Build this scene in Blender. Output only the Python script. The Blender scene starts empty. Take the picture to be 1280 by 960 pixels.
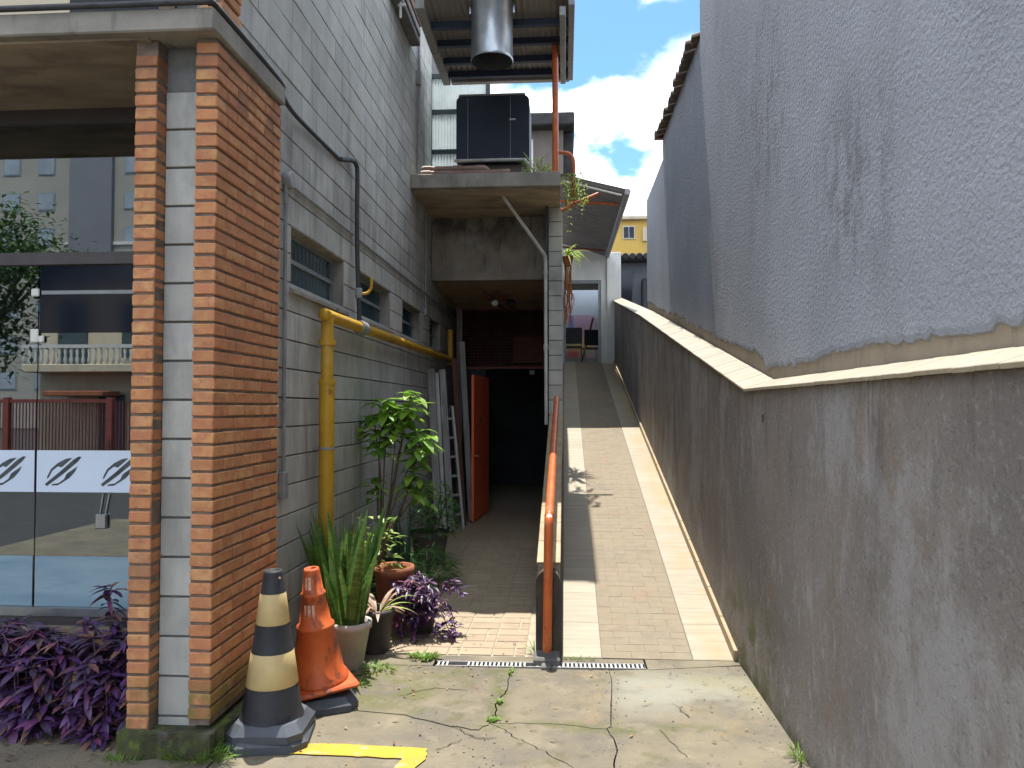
import bpy, math, random
from mathutils import Vector, Matrix, Euler
rnd = random.Random(7)
R = math.radians
scene = bpy.context.scene
col = scene.collection

# ------------------------------------------------------------------ camera
F_PX, PITCH, YAW, EYE = 961.0, 1.7285, 3.9288, 1.73
cam = bpy.data.cameras.new('camera')
cam.sensor_fit = 'HORIZONTAL'; cam.sensor_width = 36.0
cam.lens = 36.0 * F_PX / 1280.0
cam.clip_start = 0.05; cam.clip_end = 2000
camo = bpy.data.objects.new('camera', cam); col.objects.link(camo)
camo.location = (0, 0, EYE)
camo.rotation_euler = Euler((R(90 + PITCH), 0, R(YAW)), 'XYZ')
scene.camera = camo

# ------------------------------------------------------------------ light
SUN = Vector((-0.025, 0.30, 1.0)).normalized()
ELEV = math.asin(SUN.z); AZ = math.atan2(SUN.x, SUN.y)
sun = bpy.data.lights.new('sun', 'SUN'); sun.energy = 2.0; sun.angle = R(0.53); sun.color = (1, .96, .89)
suno = bpy.data.objects.new('sun', sun); col.objects.link(suno)
suno.rotation_euler = SUN.to_track_quat('Z', 'Y').to_euler(); suno.location = (0, 0, 30)

world = bpy.data.worlds.new('World'); scene.world = world; world.use_nodes = True
nt = world.node_tree; nt.nodes.clear()
def N(t, typ, **k):
    n = t.nodes.new(typ)
    for a, b in k.items(): setattr(n, a, b)
    return n
sky = N(nt, 'ShaderNodeTexSky', sky_type='NISHITA'); sky.sun_disc = False
sky.sun_elevation = ELEV; sky.sun_rotation = AZ; sky.air_density = 1.0; sky.dust_density = 0.6; sky.ozone_density = 1.4
tc = N(nt, 'ShaderNodeTexCoord')
sep = N(nt, 'ShaderNodeSeparateXYZ'); nt.links.new(tc.outputs['Generated'], sep.inputs[0])
zz = N(nt, 'ShaderNodeMath', operation='ADD'); nt.links.new(sep.outputs['Z'], zz.inputs[0]); zz.inputs[1].default_value = 0.28
zm = N(nt, 'ShaderNodeMath', operation='MAXIMUM'); nt.links.new(zz.outputs[0], zm.inputs[0]); zm.inputs[1].default_value = 0.08
dx = N(nt, 'ShaderNodeMath', operation='DIVIDE'); nt.links.new(sep.outputs['X'], dx.inputs[0]); nt.links.new(zm.outputs[0], dx.inputs[1])
dy = N(nt, 'ShaderNodeMath', operation='DIVIDE'); nt.links.new(sep.outputs['Y'], dy.inputs[0]); nt.links.new(zm.outputs[0], dy.inputs[1])
cmb = N(nt, 'ShaderNodeCombineXYZ'); nt.links.new(dx.outputs[0], cmb.inputs[0]); nt.links.new(dy.outputs[0], cmb.inputs[1])
CLOUD_OFF = (4.687, 19.913, 2.351)
def cloudnoise(off, scale, detail, rough):
    m = N(nt, 'ShaderNodeMapping'); m.inputs['Location'].default_value = off
    nt.links.new(cmb.outputs[0], m.inputs[0])
    n = N(nt, 'ShaderNodeTexNoise'); n.inputs['Scale'].default_value = scale
    n.inputs['Detail'].default_value = detail; n.inputs['Roughness'].default_value = rough
    nt.links.new(m.outputs[0], n.inputs['Vector']); return n
n1 = cloudnoise(CLOUD_OFF, 2.1, 9, .52)
n2 = cloudnoise((CLOUD_OFF[0] + .05, CLOUD_OFF[1] + .10, CLOUD_OFF[2]), 2.1, 9, .56)
mr = N(nt, 'ShaderNodeMapRange'); mr.interpolation_type = 'SMOOTHSTEP'
mr.inputs['From Min'].default_value = .43; mr.inputs['From Max'].default_value = .505
nt.links.new(n1.outputs['Fac'], mr.inputs['Value'])
mr2 = N(nt, 'ShaderNodeMapRange'); mr2.inputs['From Min'].default_value = .45; mr2.inputs['From Max'].default_value = .60
nt.links.new(n2.outputs['Fac'], mr2.inputs['Value'])
cc = N(nt, 'ShaderNodeMix', data_type='RGBA'); nt.links.new(mr2.outputs[0], cc.inputs['Factor'])
cc.inputs['A'].default_value = (5.9, 6.2, 6.7, 1); cc.inputs['B'].default_value = (1.5, 1.72, 2.1, 1)
skb = N(nt, 'ShaderNodeMix', data_type='RGBA', blend_type='MULTIPLY'); skb.inputs['Factor'].default_value = 1
nt.links.new(sky.outputs[0], skb.inputs['A']); skb.inputs['B'].default_value = (.22, .31, .34, 1)
mx = N(nt, 'ShaderNodeMix', data_type='RGBA'); nt.links.new(mr.outputs[0], mx.inputs['Factor'])
nt.links.new(skb.outputs['Result'], mx.inputs['A']); nt.links.new(cc.outputs['Result'], mx.inputs['B'])
bg = N(nt, 'ShaderNodeBackground'); bg.inputs['Strength'].default_value = 0.15
nt.links.new(mx.outputs['Result'], bg.inputs[0])
wo = N(nt, 'ShaderNodeOutputWorld'); nt.links.new(bg.outputs[0], wo.inputs[0])

scene.view_settings.view_transform = 'Standard'
scene.view_settings.look = 'None'
scene.view_settings.exposure = 2.2
scene.view_settings.gamma = 1.0
try:
    scene.cycles.max_bounces = 8; scene.cycles.diffuse_bounces = 5; scene.cycles.caustics_reflective = False
    scene.cycles.use_denoising = True
except Exception: pass

# ------------------------------------------------------------------ object helpers
WM = {}
def link(o, parent=None, W=None):
    W = W or Matrix.Identity(4)
    col.objects.link(o); WM[o.name] = W
    if parent is not None:
        o.parent = parent; o.matrix_parent_inverse = WM[parent.name].inverted()
    o.matrix_basis = W
    return o
def tag(o, label=None, cat=None, group=None, kind=None):
    if label: o['label'] = label
    if cat: o['category'] = cat
    if group: o['group'] = group
    if kind: o['kind'] = kind
    return o
def thing(name, loc, label, cat, group=None):
    o = bpy.data.objects.new(name, None); o.empty_display_size = .1
    link(o, None, Matrix.Translation(loc)); return tag(o, label, cat, group)
def inst(name, mesh, parent, W):
    return link(bpy.data.objects.new(name, mesh), parent, W)
def T(x, y, z, rx=0, ry=0, rz=0, s=1):
    S = s if isinstance(s, tuple) else (s, s, s)
    return Matrix.LocRotScale(Vector((x, y, z)), Euler((rx, ry, rz)), Vector(S))

class MB:
    def __init__(s): s.v = []; s.f = []; s.sm = []
    def add(s, vs, fs, smooth=False):
        b = len(s.v); s.v += [tuple(v) for v in vs]
        s.f += [tuple(i + b for i in f) for f in fs]; s.sm += [smooth] * len(fs); return s
    def box(s, x0, x1, y0, y1, z0, z1, M=None):
        vs = [(x, y, z) for x in (x0, x1) for y in (y0, y1) for z in (z0, z1)]
        if M: vs = [M @ Vector(v) for v in vs]
        return s.add(vs, [(0, 1, 3, 2), (4, 6, 7, 5), (0, 4, 5, 1), (2, 3, 7, 6), (0, 2, 6, 4), (1, 5, 7, 3)])
    def bbox(s, x0, x1, y0, y1, z0, z1, b=.004, M=None):
        lo = (x0, y0, z0); hi = (x1, y1, z1); vs = []; ix = {}
        for sx in (0, 1):
            for sy in (0, 1):
                for sz in (0, 1):
                    for a in range(3):
                        p = [(hi if q else lo)[i] for i, q in enumerate((sx, sy, sz))]
                        for i in range(3):
                            if i != a: p[i] += (-b if (sx, sy, sz)[i] else b)
                        ix[(sx, sy, sz, a)] = len(vs); vs.append(p)
        fs = []
        for a in range(3):
            o = [i for i in range(3) if i != a]
            for q in (0, 1):
                r = []
                for u, w in ((0, 0), (1, 0), (1, 1), (0, 1)):
                    c = [0, 0, 0]; c[a] = q; c[o[0]] = u; c[o[1]] = w; r.append(ix[(*c, a)])
                if (q == 0) ^ (a == 1): r.reverse()
                fs.append(r)
        for a in range(3):
            o = [i for i in range(3) if i != a]
            for u in (0, 1):
                for w in (0, 1):
                    c0 = [0, 0, 0]; c0[o[0]] = u; c0[o[1]] = w; c1 = list(c0); c1[a] = 1
                    fs.append([ix[(*c0, o[0])], ix[(*c1, o[0])], ix[(*c1, o[1])], ix[(*c0, o[1])]])
        for sx in (0, 1):
            for sy in (0, 1):
                for sz in (0, 1): fs.append([ix[(sx, sy, sz, a)] for a in range(3)])
        if M: vs = [M @ Vector(v) for v in vs]
        return s.add(vs, fs)
    def prism(s, poly, z0, z1, M=None):
        n = len(poly); vs = [(x, y, z0) for x, y in poly] + [(x, y, z1) for x, y in poly]
        if M: vs = [M @ Vector(v) for v in vs]
        return s.add(vs, [tuple(range(n - 1, -1, -1)), tuple(range(n, 2 * n))] + [(i, (i + 1) % n, (i + 1) % n + n, i + n) for i in range(n)])
    def tube(s, pts, r, n=8, cap=True, smooth=True):
        pts = [Vector(p) for p in pts]; m = len(pts)
        rs = r if isinstance(r, (list, tuple)) else [r] * m
        vs = []; up = None
        for i, p in enumerate(pts):
            d = (pts[min(i + 1, m - 1)] - pts[max(i - 1, 0)]).normalized()
            if up is None:
                up = Vector((0, 0, 1)) if abs(d.z) < .9 else Vector((1, 0, 0))
            a = d.cross(up).normalized(); b = a.cross(d).normalized(); up = b
            for k in range(n):
                t = 2 * math.pi * k / n
                vs.append(p + (a * math.cos(t) + b * math.sin(t)) * rs[i])
        fs = [(i * n + k, i * n + (k + 1) % n, (i + 1) * n + (k + 1) % n, (i + 1) * n + k) for i in range(m - 1) for k in range(n)]
        s.add(vs, fs, smooth)
        if cap: s.add(vs[:n], [tuple(range(n))]); s.add(vs[-n:], [tuple(range(n - 1, -1, -1))])
        return s
    def lathe(s, prof, n=28, M=None, smooth=True, cap=True):
        vs = [(r * math.cos(2 * math.pi * k / n), r * math.sin(2 * math.pi * k / n), z) for r, z in prof for k in range(n)]
        if M: vs = [M @ Vector(v) for v in vs]
        m = len(prof)
        s.add(vs, [(i * n + k, i * n + (k + 1) % n, (i + 1) * n + (k + 1) % n, (i + 1) * n + k) for i in range(m - 1) for k in range(n)], smooth)
        if cap: s.add(vs[:n], [tuple(range(n - 1, -1, -1))]); s.add(vs[-n:], [tuple(range(n))])
        return s
    def leaf(s, p, d, L, w, droop=.4, segs=3, fold=.25, up=Vector((0, 0, 1)), peak=.42):
        p = Vector(p); d = Vector(d).normalized(); side = d.cross(up)
        if side.length < .05: side = d.cross(Vector((1, 0, 0)))
        side.normalize(); nrm = side.cross(d).normalized()
        vs = []; q = p.copy(); st = L / segs; dd = d.copy()
        for i in range(segs + 1):
            t = i / segs
            ww = w * .5 * (math.sin(math.pi * min(1, (t / peak) * .5)) if t < peak else math.cos(math.pi * .5 * (t - peak) / (1 - peak)) ** .8)
            ww = max(ww, .0006)
            vs += [q - side * ww + nrm * ww * fold, q, q + side * ww + nrm * ww * fold]
            dd = (dd - up * droop / segs).normalized(); q = q + dd * st
        fs = []
        for i in range(segs):
            a = i * 3; fs += [(a, a + 1, a + 4, a + 3), (a + 1, a + 2, a + 5, a + 4)]
        return s.add(vs, fs, True)
    def mesh(s, name, mat):
        me = bpy.data.meshes.new(name); me.from_pydata(s.v, [], s.f)
        me.polygons.foreach_set('use_smooth', s.sm); me.materials.append(mat); me.update(); return me
    def build(s, name, mat, parent=None, centre=True):
        me = s.mesh(name, mat); W = Matrix.Identity(4)
        if centre and s.v:
            xs = [v[0] for v in s.v]; ys = [v[1] for v in s.v]; zs = [v[2] for v in s.v]
            c = Vector(((min(xs) + max(xs)) / 2, (min(ys) + max(ys)) / 2, min(zs)))
            me.transform(Matrix.Translation(-c)); W = Matrix.Translation(c)
        return inst(name, me, parent, W)
def single(mb, name, mat, label, cat, group=None):
    return tag(mb.build(name, mat), label, cat, group)
def struct(mb, name, mat): return tag(mb.build(name, mat), kind='structure')
def bez(pts, n=6):
    """Catmull-Rom through the points"""
    P = [Vector(p) for p in pts]; P = [P[0] * 2 - P[1]] + P + [P[-1] * 2 - P[-2]]; out = []
    for i in range(1, len(P) - 2):
        for k in range(n):
            t = k / n; a, b, c, d = P[i - 1], P[i], P[i + 1], P[i + 2]
            out.append(.5 * ((2 * b) + (c - a) * t + (2 * a - 5 * b + 4 * c - d) * t * t + (3 * b - a - 3 * c + d) * t ** 3))
    return out + [P[-2]]

# ------------------------------------------------------------------ materials
def mat(name, base, base2=None, scale=3.0, detail=6, rough=.85, bump=0.0, bscale=60.0, bdist=.01, layers=(), rand=0.0, rand_cols=None,
        metal=0.0, spec=.4, trans=0.0, local=False, island=False, coat=0.0, stretch=(1, 1, 1)):
    """Procedural surface: two-tone noise, any number of stain and tone layers, fine bump, per-object variation."""
    m = bpy.data.materials.new(name); m.use_nodes = True; t = m.node_tree; t.nodes.clear(); L = t.links
    out = N(t, 'ShaderNodeOutputMaterial'); b = N(t, 'ShaderNodeBsdfPrincipled')
    b.inputs['Roughness'].default_value = rough; b.inputs['Metallic'].default_value = metal
    b.inputs['Specular IOR Level'].default_value = spec
    if coat: b.inputs['Coat Weight'].default_value = coat; b.inputs['Coat Roughness'].default_value = .15
    if local: pos = N(t, 'ShaderNodeTexCoord').outputs['Object']
    else: pos = N(t, 'ShaderNodeNewGeometry').outputs['Position']
    def noise(sc, vec=(1, 1, 1), det=6, ro=.58, off=(0, 0, 0)):
        mp = N(t, 'ShaderNodeMapping'); mp.inputs['Scale'].default_value = vec; mp.inputs['Location'].default_value = off
        L.new(pos, mp.inputs[0])
        n = N(t, 'ShaderNodeTexNoise'); n.inputs['Scale'].default_value = sc; n.inputs['Detail'].default_value = det
        n.inputs['Roughness'].default_value = ro; L.new(mp.outputs[0], n.inputs['Vector']); return n.outputs['Fac']
    def rng(v, a, bb, smooth=True):
        r = N(t, 'ShaderNodeMapRange'); r.inputs['From Min'].default_value = a; r.inputs['From Max'].default_value = bb
        if smooth: r.interpolation_type = 'SMOOTHSTEP'
        L.new(v, r.inputs['Value']); return r.outputs[0]
    def c4(c): return (c[0], c[1], c[2], 1)
    if rand_cols:
        oi = N(t, 'ShaderNodeNewGeometry').outputs['Random Per Island'] if island else N(t, 'ShaderNodeObjectInfo').outputs['Random']
        cr = N(t, 'ShaderNodeValToRGB'); e = cr.color_ramp.elements
        while len(e) < len(rand_cols): e.new(.5)
        for i, c in enumerate(rand_cols):
            e[i].position = i / (len(rand_cols) - 1); e[i].color = c4(c)
        L.new(oi, cr.inputs[0]); cur = cr.outputs[0]
    else:
        v = N(t, 'ShaderNodeRGB'); v.outputs[0].default_value = c4(base); cur = v.outputs[0]
    def mix(fac, a, bcol, mode='MIX'):
        x = N(t, 'ShaderNodeMix', data_type='RGBA', blend_type=mode); L.new(fac, x.inputs['Factor']); L.new(a, x.inputs['A'])
        if isinstance(bcol, tuple): x.inputs['B'].default_value = c4(bcol)
        else: L.new(bcol, x.inputs['B'])
        return x.outputs['Result']
    if base2: cur = mix(rng(noise(scale, stretch, detail), .32, .68), cur, base2)
    if rand:
        oi = N(t, 'ShaderNodeNewGeometry').outputs['Random Per Island'] if island else N(t, 'ShaderNodeObjectInfo').outputs['Random']
        mu = N(t, 'ShaderNodeMapRange'); mu.inputs['To Min'].default_value = 1 - rand; mu.inputs['To Max'].default_value = 1 + rand
        wn = N(t, 'ShaderNodeMath', operation='MULTIPLY'); L.new(oi, wn.inputs[0]); wn.inputs[1].default_value = 17.31
        fr = N(t, 'ShaderNodeMath', operation='FRACT'); L.new(wn.outputs[0], fr.inputs[0]); L.new(fr.outputs[0], mu.inputs['Value'])
        g = N(t, 'ShaderNodeCombineColor')
        for k in range(3): L.new(mu.outputs[0], g.inputs[k])
        one = N(t, 'ShaderNodeValue'); one.outputs[0].default_value = 1
        cur = mix(one.outputs[0], cur, g.outputs[0], 'MULTIPLY')
    for i, ly in enumerate(layers):
        f = rng(noise(ly.get('s', 3), ly.get('v', (1, 1, 1)), ly.get('d', 7), ly.get('r', .6), (i * 3.7, i * 1.9, i * 5.1)), ly['lo'], ly['hi'])
        if 'box' in ly:                                   # the place on the surface where the layer sits, soft edged
            for ax, (a0, a1, so) in ly['box'].items():
                sp = N(t, 'ShaderNodeSeparateXYZ'); L.new(pos, sp.inputs[0])
                for q, (fa, fb) in enumerate(((a0 - so, a0 + so), (a1 + so, a1 - so))):
                    u = rng(sp.outputs[ax], min(fa, fb), max(fa, fb))
                    if q:
                        iv = N(t, 'ShaderNodeMath', operation='SUBTRACT'); iv.inputs[0].default_value = 1; L.new(u, iv.inputs[1]); u = iv.outputs[0]
                    mm = N(t, 'ShaderNodeMath', operation='MULTIPLY'); L.new(f, mm.inputs[0]); L.new(u, mm.inputs[1]); f = mm.outputs[0]
        a = N(t, 'ShaderNodeMath', operation='MULTIPLY'); L.new(f, a.inputs[0]); a.inputs[1].default_value = ly.get('a', 1)
        cur = mix(a.outputs[0], cur, ly['c'], ly.get('m', 'MIX'))
    L.new(cur, b.inputs['Base Color'])
    if bump:
        h = noise(bscale, (1, 1, 1), 5, .6)
        bp = N(t, 'ShaderNodeBump'); bp.inputs['Strength'].default_value = bump; bp.inputs['Distance'].default_value = bdist
        L.new(h, bp.inputs['Height']); L.new(bp.outputs[0], b.inputs['Normal'])
    sh = b.outputs[0]
    if trans:
        tr = N(t, 'ShaderNodeBsdfTranslucent'); L.new(cur, tr.inputs[0])
        ms = N(t, 'ShaderNodeMixShader'); ms.inputs[0].default_value = trans; L.new(sh, ms.inputs[1]); L.new(tr.outputs[0], ms.inputs[2]); sh = ms.outputs[0]
    L.new(sh, out.inputs[0]); return m

def glass_mat(name, tint, refl, dark=(.01, .012, .015), rough=.0, see=.8):
    m = bpy.data.materials.new(name); m.use_nodes = True; t = m.node_tree; t.nodes.clear(); L = t.links
    out = N(t, 'ShaderNodeOutputMaterial'); g = N(t, 'ShaderNodeBsdfGlossy'); g.inputs['Roughness'].default_value = rough; g.inputs[0].default_value = (.92, .97, 1, 1)
    tr = N(t, 'ShaderNodeBsdfTransparent'); tr.inputs[0].default_value = (*tint, 1)
    df = N(t, 'ShaderNodeBsdfDiffuse'); df.inputs[0].default_value = (*dark, 1)
    a = N(t, 'ShaderNodeMixShader'); a.inputs[0].default_value = see; L.new(df.outputs[0], a.inputs[1]); L.new(tr.outputs[0], a.inputs[2])
    fr = N(t, 'ShaderNodeFresnel'); fr.inputs[0].default_value = 1.5
    mr_ = N(t, 'ShaderNodeMapRange'); mr_.inputs['To Min'].default_value = refl; mr_.inputs['To Max'].default_value = 1; L.new(fr.outputs[0], mr_.inputs['Value'])
    x = N(t, 'ShaderNodeMixShader'); L.new(mr_.outputs[0], x.inputs[0]); L.new(a.outputs[0], x.inputs[1]); L.new(g.outputs[0], x.inputs[2])
    L.new(x.outputs[0], out.inputs[0]); return m

M = {}
M['block'] = mat('grey concrete block', (.45, .45, .42), (.38, .382, .36), scale=5, rough=.93, bump=.35, bscale=130, bdist=.004, rand=.12,
    layers=[dict(c=(.20, .20, .19), s=2.2, v=(1, 3, .3), d=10, r=.68, lo=.50, hi=.68, a=.55), dict(c=(.55, .55, .52), s=1.9, v=(1, 2, .5), d=11, r=.7, lo=.54, hi=.66, a=.4), dict(c=(.36, .35, .31), s=1.6, lo=.55, hi=.75, a=.4),
            dict(c=(.10, .105, .10), s=45, lo=.62, hi=.74, a=.35), dict(c=(.085, .08, .07), s=2.6, v=(1, 2.2, .5), lo=.40, hi=.7, a=.5, box={'Z': (3.05, 3.62, .15), 'Y': (4.4, 14, .3)})])  # last layer darkens a band of wall below slab level
M['mortar_grey'] = mat('grey mortar', (.13, .13, .125), (.17, .17, .165), scale=20, rough=.95)
M['brick'] = mat('orange facing brick', (.5, .2, .1), (.43, .17, .085), scale=14, rough=.88, bump=.3, bscale=160, bdist=.003,
    rand_cols=[(.49, .23, .095), (.56, .29, .12), (.44, .195, .085), (.56, .315, .145), (.52, .245, .10), (.53, .295, .13), (.41, .185, .09), (.51, .22, .085)], rand=.12,
    layers=[dict(c=(.24, .12, .075), s=30, d=8, r=.7, lo=.56, hi=.66, a=.6), dict(c=(.58, .36, .22), s=12, d=8, r=.7, lo=.56, hi=.70, a=.3), dict(c=(.22, .13, .09), s=1.6, d=12, r=.7, lo=.54, hi=.68, a=.45),
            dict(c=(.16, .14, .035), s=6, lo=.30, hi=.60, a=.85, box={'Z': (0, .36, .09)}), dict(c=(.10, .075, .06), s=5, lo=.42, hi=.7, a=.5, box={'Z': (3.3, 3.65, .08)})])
M['mortar_dark'] = mat('dark brick mortar', (.13, .10, .08), (.22, .17, .13), scale=14, rough=.95)
M['concrete'] = mat('weathered concrete', (.31, .29, .25), (.22, .205, .18), scale=3, rough=.92, bump=.4, bscale=70, bdist=.006,
    layers=[dict(c=(.075, .07, .065), s=3, v=(2.5, 2.5, .5), lo=.50, hi=.72, a=.75), dict(c=(.42, .39, .32), s=5, lo=.6, hi=.75, a=.5)])
M['soffit'] = mat('formwork concrete', (.42, .345, .26), (.30, .25, .195), scale=2.2, rough=.92, bump=.35, bscale=40, bdist=.008, stretch=(1, 3, 1),
    layers=[dict(c=(.055, .05, .047), s=1.8, v=(1, 2.2, 2.5), lo=.5, hi=.75, a=.75), dict(c=(.32, .2, .11), s=3, lo=.58, hi=.75, a=.4), dict(c=(.33, .31, .29), s=2.3, lo=.62, hi=.7, a=.45)])
M['drive'] = mat('mossy driveway concrete', (.185, .158, .107), (.13, .112, .083), scale=2.4, detail=12, rough=.95, bump=.7, bscale=55, bdist=.01,
    layers=[dict(c=(.105, .095, .08), s=1.9, d=12, r=.68, lo=.48, hi=.68, a=.8), dict(c=(.25, .215, .15), s=4.5, d=10, r=.65, lo=.54, hi=.72, a=.6),
            dict(c=(.085, .083, .03), s=2.9, d=12, r=.68, lo=.57, hi=.68, a=.55), dict(c=(.075, .085, .022), s=8, d=10, r=.7, lo=.40, hi=.55, a=.8, box={'X': (-.44, -.34, .05), 'Y': (4.2, 5.2, .1)}), dict(c=(.09, .095, .03), s=6, d=10, r=.7, lo=.44, hi=.58, a=.7, box={'Y': (4.17, 4.30, .06), 'X': (-.5, .9, .1)}), dict(c=(.10, .105, .03), s=5, d=10, r=.7, lo=.42, hi=.58, a=.7, box={'X': (-1.35, -.75, .15), 'Y': (4.4, 5.2, .15)}), dict(c=(.25, .245, .195), s=1.3, lo=.36, hi=.58, a=.85, box={'X': (.3, 1.2, .10), 'Y': (4.5, 5.1, .25)}),
            dict(c=(.20, .18, .085), s=2.2, lo=.42, hi=.66, a=.5, box={'X': (.8, 1.25, .12)}), dict(c=(.26, .175, .085), s=3.1, d=11, r=.68, lo=.55, hi=.70, a=.4), dict(c=(.07, .062, .05), s=11, d=6, r=.7, lo=.56, hi=.70, a=.55), dict(c=(.10, .09, .08), s=60, d=4, lo=.60, hi=.74, a=.5)])
M['soil'] = mat('dark soil', (.05, .042, .03), (.09, .075, .05), scale=25, rough=1, bump=.8, bscale=80, bdist=.02)
M['moss'] = mat('moss on concrete', (.085, .10, .03), (.05, .045, .035), scale=7, rough=1, bump=.9, bscale=90, bdist=.012,
    layers=[dict(c=(.14, .20, .03), s=9, lo=.5, hi=.68, a=.8), dict(c=(.17, .15, .12), s=4, lo=.58, hi=.72, a=.7)])
M['asphalt'] = mat('street asphalt', (.036, .036, .037), (.05, .048, .047), scale=6, rough=.95, bump=.4, bscale=90)
M['grout'] = mat('pale grout', (.36, .315, .235), (.28, .245, .18), scale=8, rough=.95)
M['floor_tile'] = mat('sandy ceramic tile', (.34, .265, .18), (.295, .23, .155), scale=7, rough=.55, rand=.08, bump=.15, bscale=60, bdist=.003, stretch=(.5, 3, 1),
    layers=[dict(c=(.24, .17, .12), s=3, lo=.50, hi=.75, a=.55), dict(c=(.42, .35, .235), s=14, lo=.6, hi=.75, a=.4), dict(c=(.2, .2, .09), s=5, lo=.60, hi=.75, a=.6)])
M['ramp_tile'] = mat('cream ramp tile', (.31, .275, .205), (.265, .23, .165), scale=5, rough=.6, rand=.05, bump=.1, bscale=60, bdist=.002, stretch=(.6, 5, 1),
    layers=[dict(c=(.32, .215, .09), s=2.6, lo=.40, hi=.62, a=.65, box={'X': (.98, 1.2, .10)}), dict(c=(.30, .27, .22), s=4, v=(.5, 4, 1), lo=.60, hi=.78, a=.5)])
M['ramp_paver'] = mat('worn pink and tan paver', (.2, .17, .12), (.235, .192, .136), scale=11, rough=.93, bump=.5, bscale=75, bdist=.006,
    rand_cols=[(.21, .178, .125), (.208, .17, .12), (.22, .186, .13), (.20, .173, .124), (.212, .166, .118), (.214, .18, .125), (.222, .185, .127)],
    layers=[dict(c=(.22, .135, .092), s=3.2, d=9, lo=.55, hi=.72, a=.45), dict(c=(.25, .212, .155), s=6, lo=.52, hi=.72, a=.55), dict(c=(.15, .132, .105), s=2.2, d=10, lo=.52, hi=.72, a=.5), dict(c=(.13, .108, .085), s=50, lo=.62, hi=.74, a=.5)])
M['paver_joint'] = mat('sandy joint', (.17, .145, .104), (.15, .127, .092), scale=9, rough=.95)
M['skirting'] = mat('cream skirting tile', (.36, .29, .18), (.30, .215, .12), scale=4, rough=.5, rand=.06)
M['coping'] = mat('cream coping tile', (.36, .32, .245), (.31, .265, .19), scale=6, rough=.45, rand=.07, stretch=(1, 4, 1),
    layers=[dict(c=(.32, .25, .165), s=5, v=(.7, 9, 1), lo=.52, hi=.68, a=.6)])
M['parapet'] = mat('stained brown render', (.225, .195, .175), (.16, .142, .13), scale=1.5, detail=14, rough=.95, bump=.9, bscale=55, bdist=.012, stretch=(1, 1, .75),
    layers=[dict(c=(.31, .30, .295), s=1.1, v=(1, 1.1, .6), d=14, r=.72, lo=.50, hi=.62, a=.75), dict(c=(.19, .145, .11), s=1.6, v=(1, 1.2, .6), d=14, r=.7, lo=.52, hi=.62, a=.6),
            dict(c=(.10, .088, .08), s=1.7, v=(1, 1.15, .55), d=14, r=.72, lo=.55, hi=.65, a=.5), dict(c=(.30, .29, .285), s=26, d=8, r=.75, lo=.53, hi=.63, a=.5),
            dict(c=(.07, .06, .052), s=38, d=6, r=.7, lo=.55, hi=.66, a=.45), dict(c=(.055, .048, .042), s=3.5, v=(1, 2.0, .25), d=12, r=.7, lo=.54, hi=.64, a=.5, box={'Z': (1.35, 5, .35)}),
            dict(c=(.36, .35, .34), s=7, v=(1, 1.5, .6), d=12, r=.75, lo=.55, hi=.64, a=.65, box={'Z': (-.2, .9, .4), 'Y': (2.5, 4.9, .3)}),
            dict(c=(.095, .10, .03), s=5, d=10, r=.7, lo=.44, hi=.6, a=.8, box={'Z': (-.2, .50, .25), 'Y': (4.3, 5.8, .3)}), dict(c=(.05, .055, .02), s=7, d=8, lo=.35, hi=.6, a=.85, box={'Z': (-.2, .05, .05)})])
M['stucco'] = mat('rough grey stucco', (.268, .288, .328), (.222, .24, .275), scale=1.3, detail=12, rough=.95, bump=.8, bscale=44, bdist=.018, stretch=(1, 1, .8),
    layers=[dict(c=(.16, .168, .185), s=.9, v=(1, 1.4, .55), d=12, r=.68, lo=.52, hi=.70, a=.5), dict(c=(.10, .10, .105), s=5, v=(1, 1.5, .6), d=12, r=.72, lo=.50, hi=.60, a=.6, box={'Y': (4.6, 5.5, .35), 'Z': (3.2, 4.3, .35)}),
            dict(c=(.10, .10, .105), s=5, v=(1, 1.3, .7), d=12, r=.72, lo=.46, hi=.58, a=.6, box={'Y': (3.2, 4.0, .3), 'Z': (2.4, 3.15, .3)}), dict(c=(.31, .325, .365), s=2.2, d=12, r=.7, lo=.54, hi=.68, a=.4), dict(c=(.15, .155, .165), s=22, d=6, r=.7, lo=.58, hi=.70, a=.4)])
M['plaster'] = mat('bare plaster', (.29, .245, .185), (.23, .195, .145), scale=5, rough=.95, bump=.4, bscale=60, layers=[dict(c=(.12, .10, .08), s=4, v=(1, 3, .5), lo=.52, hi=.72, a=.6)])
M['white_wall'] = mat('dirty white paint', (.66, .66, .63), (.58, .58, .55), scale=2, rough=.85, bump=.1, layers=[dict(c=(.38, .37, .33), s=2.4, v=(2, 2, .5), lo=.52, hi=.74, a=.5)])
M['cream_wall'] = mat('cream facade paint', (.60, .52, .38), (.52, .45, .33), scale=1, rough=.9, layers=[dict(c=(.36, .31, .24), s=1.2, v=(2, 2, .4), lo=.52, hi=.74, a=.5)])
M['beige_wall'] = mat('beige tower paint', (.36, .335, .29), (.32, .30, .26), scale=.4, rough=.9)
M['grey_wall'] = mat('grey tower paint', (.18, .18, .2), (.2, .2, .22), scale=.4, rough=.9)
M['yellow_wall'] = mat('ochre house paint', (.62, .40, .10), (.56, .36, .09), scale=1, rough=.9, layers=[dict(c=(.34, .24, .1), s=1, v=(2, 2, .4), lo=.55, hi=.75, a=.4)])
M['brown_wall'] = mat('brown rear render', (.21, .175, .155), (.16, .135, .12), scale=1, rough=.95, layers=[dict(c=(.09, .08, .075), s=1.4, v=(2, 2, .4), lo=.5, hi=.74, a=.5)])
M['dark_room'] = mat('near black interior', (.05, .052, .056), (.035, .036, .04), scale=2, rough=.95)  # near-black colour stands in for the darkness of unlit rooms
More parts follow.
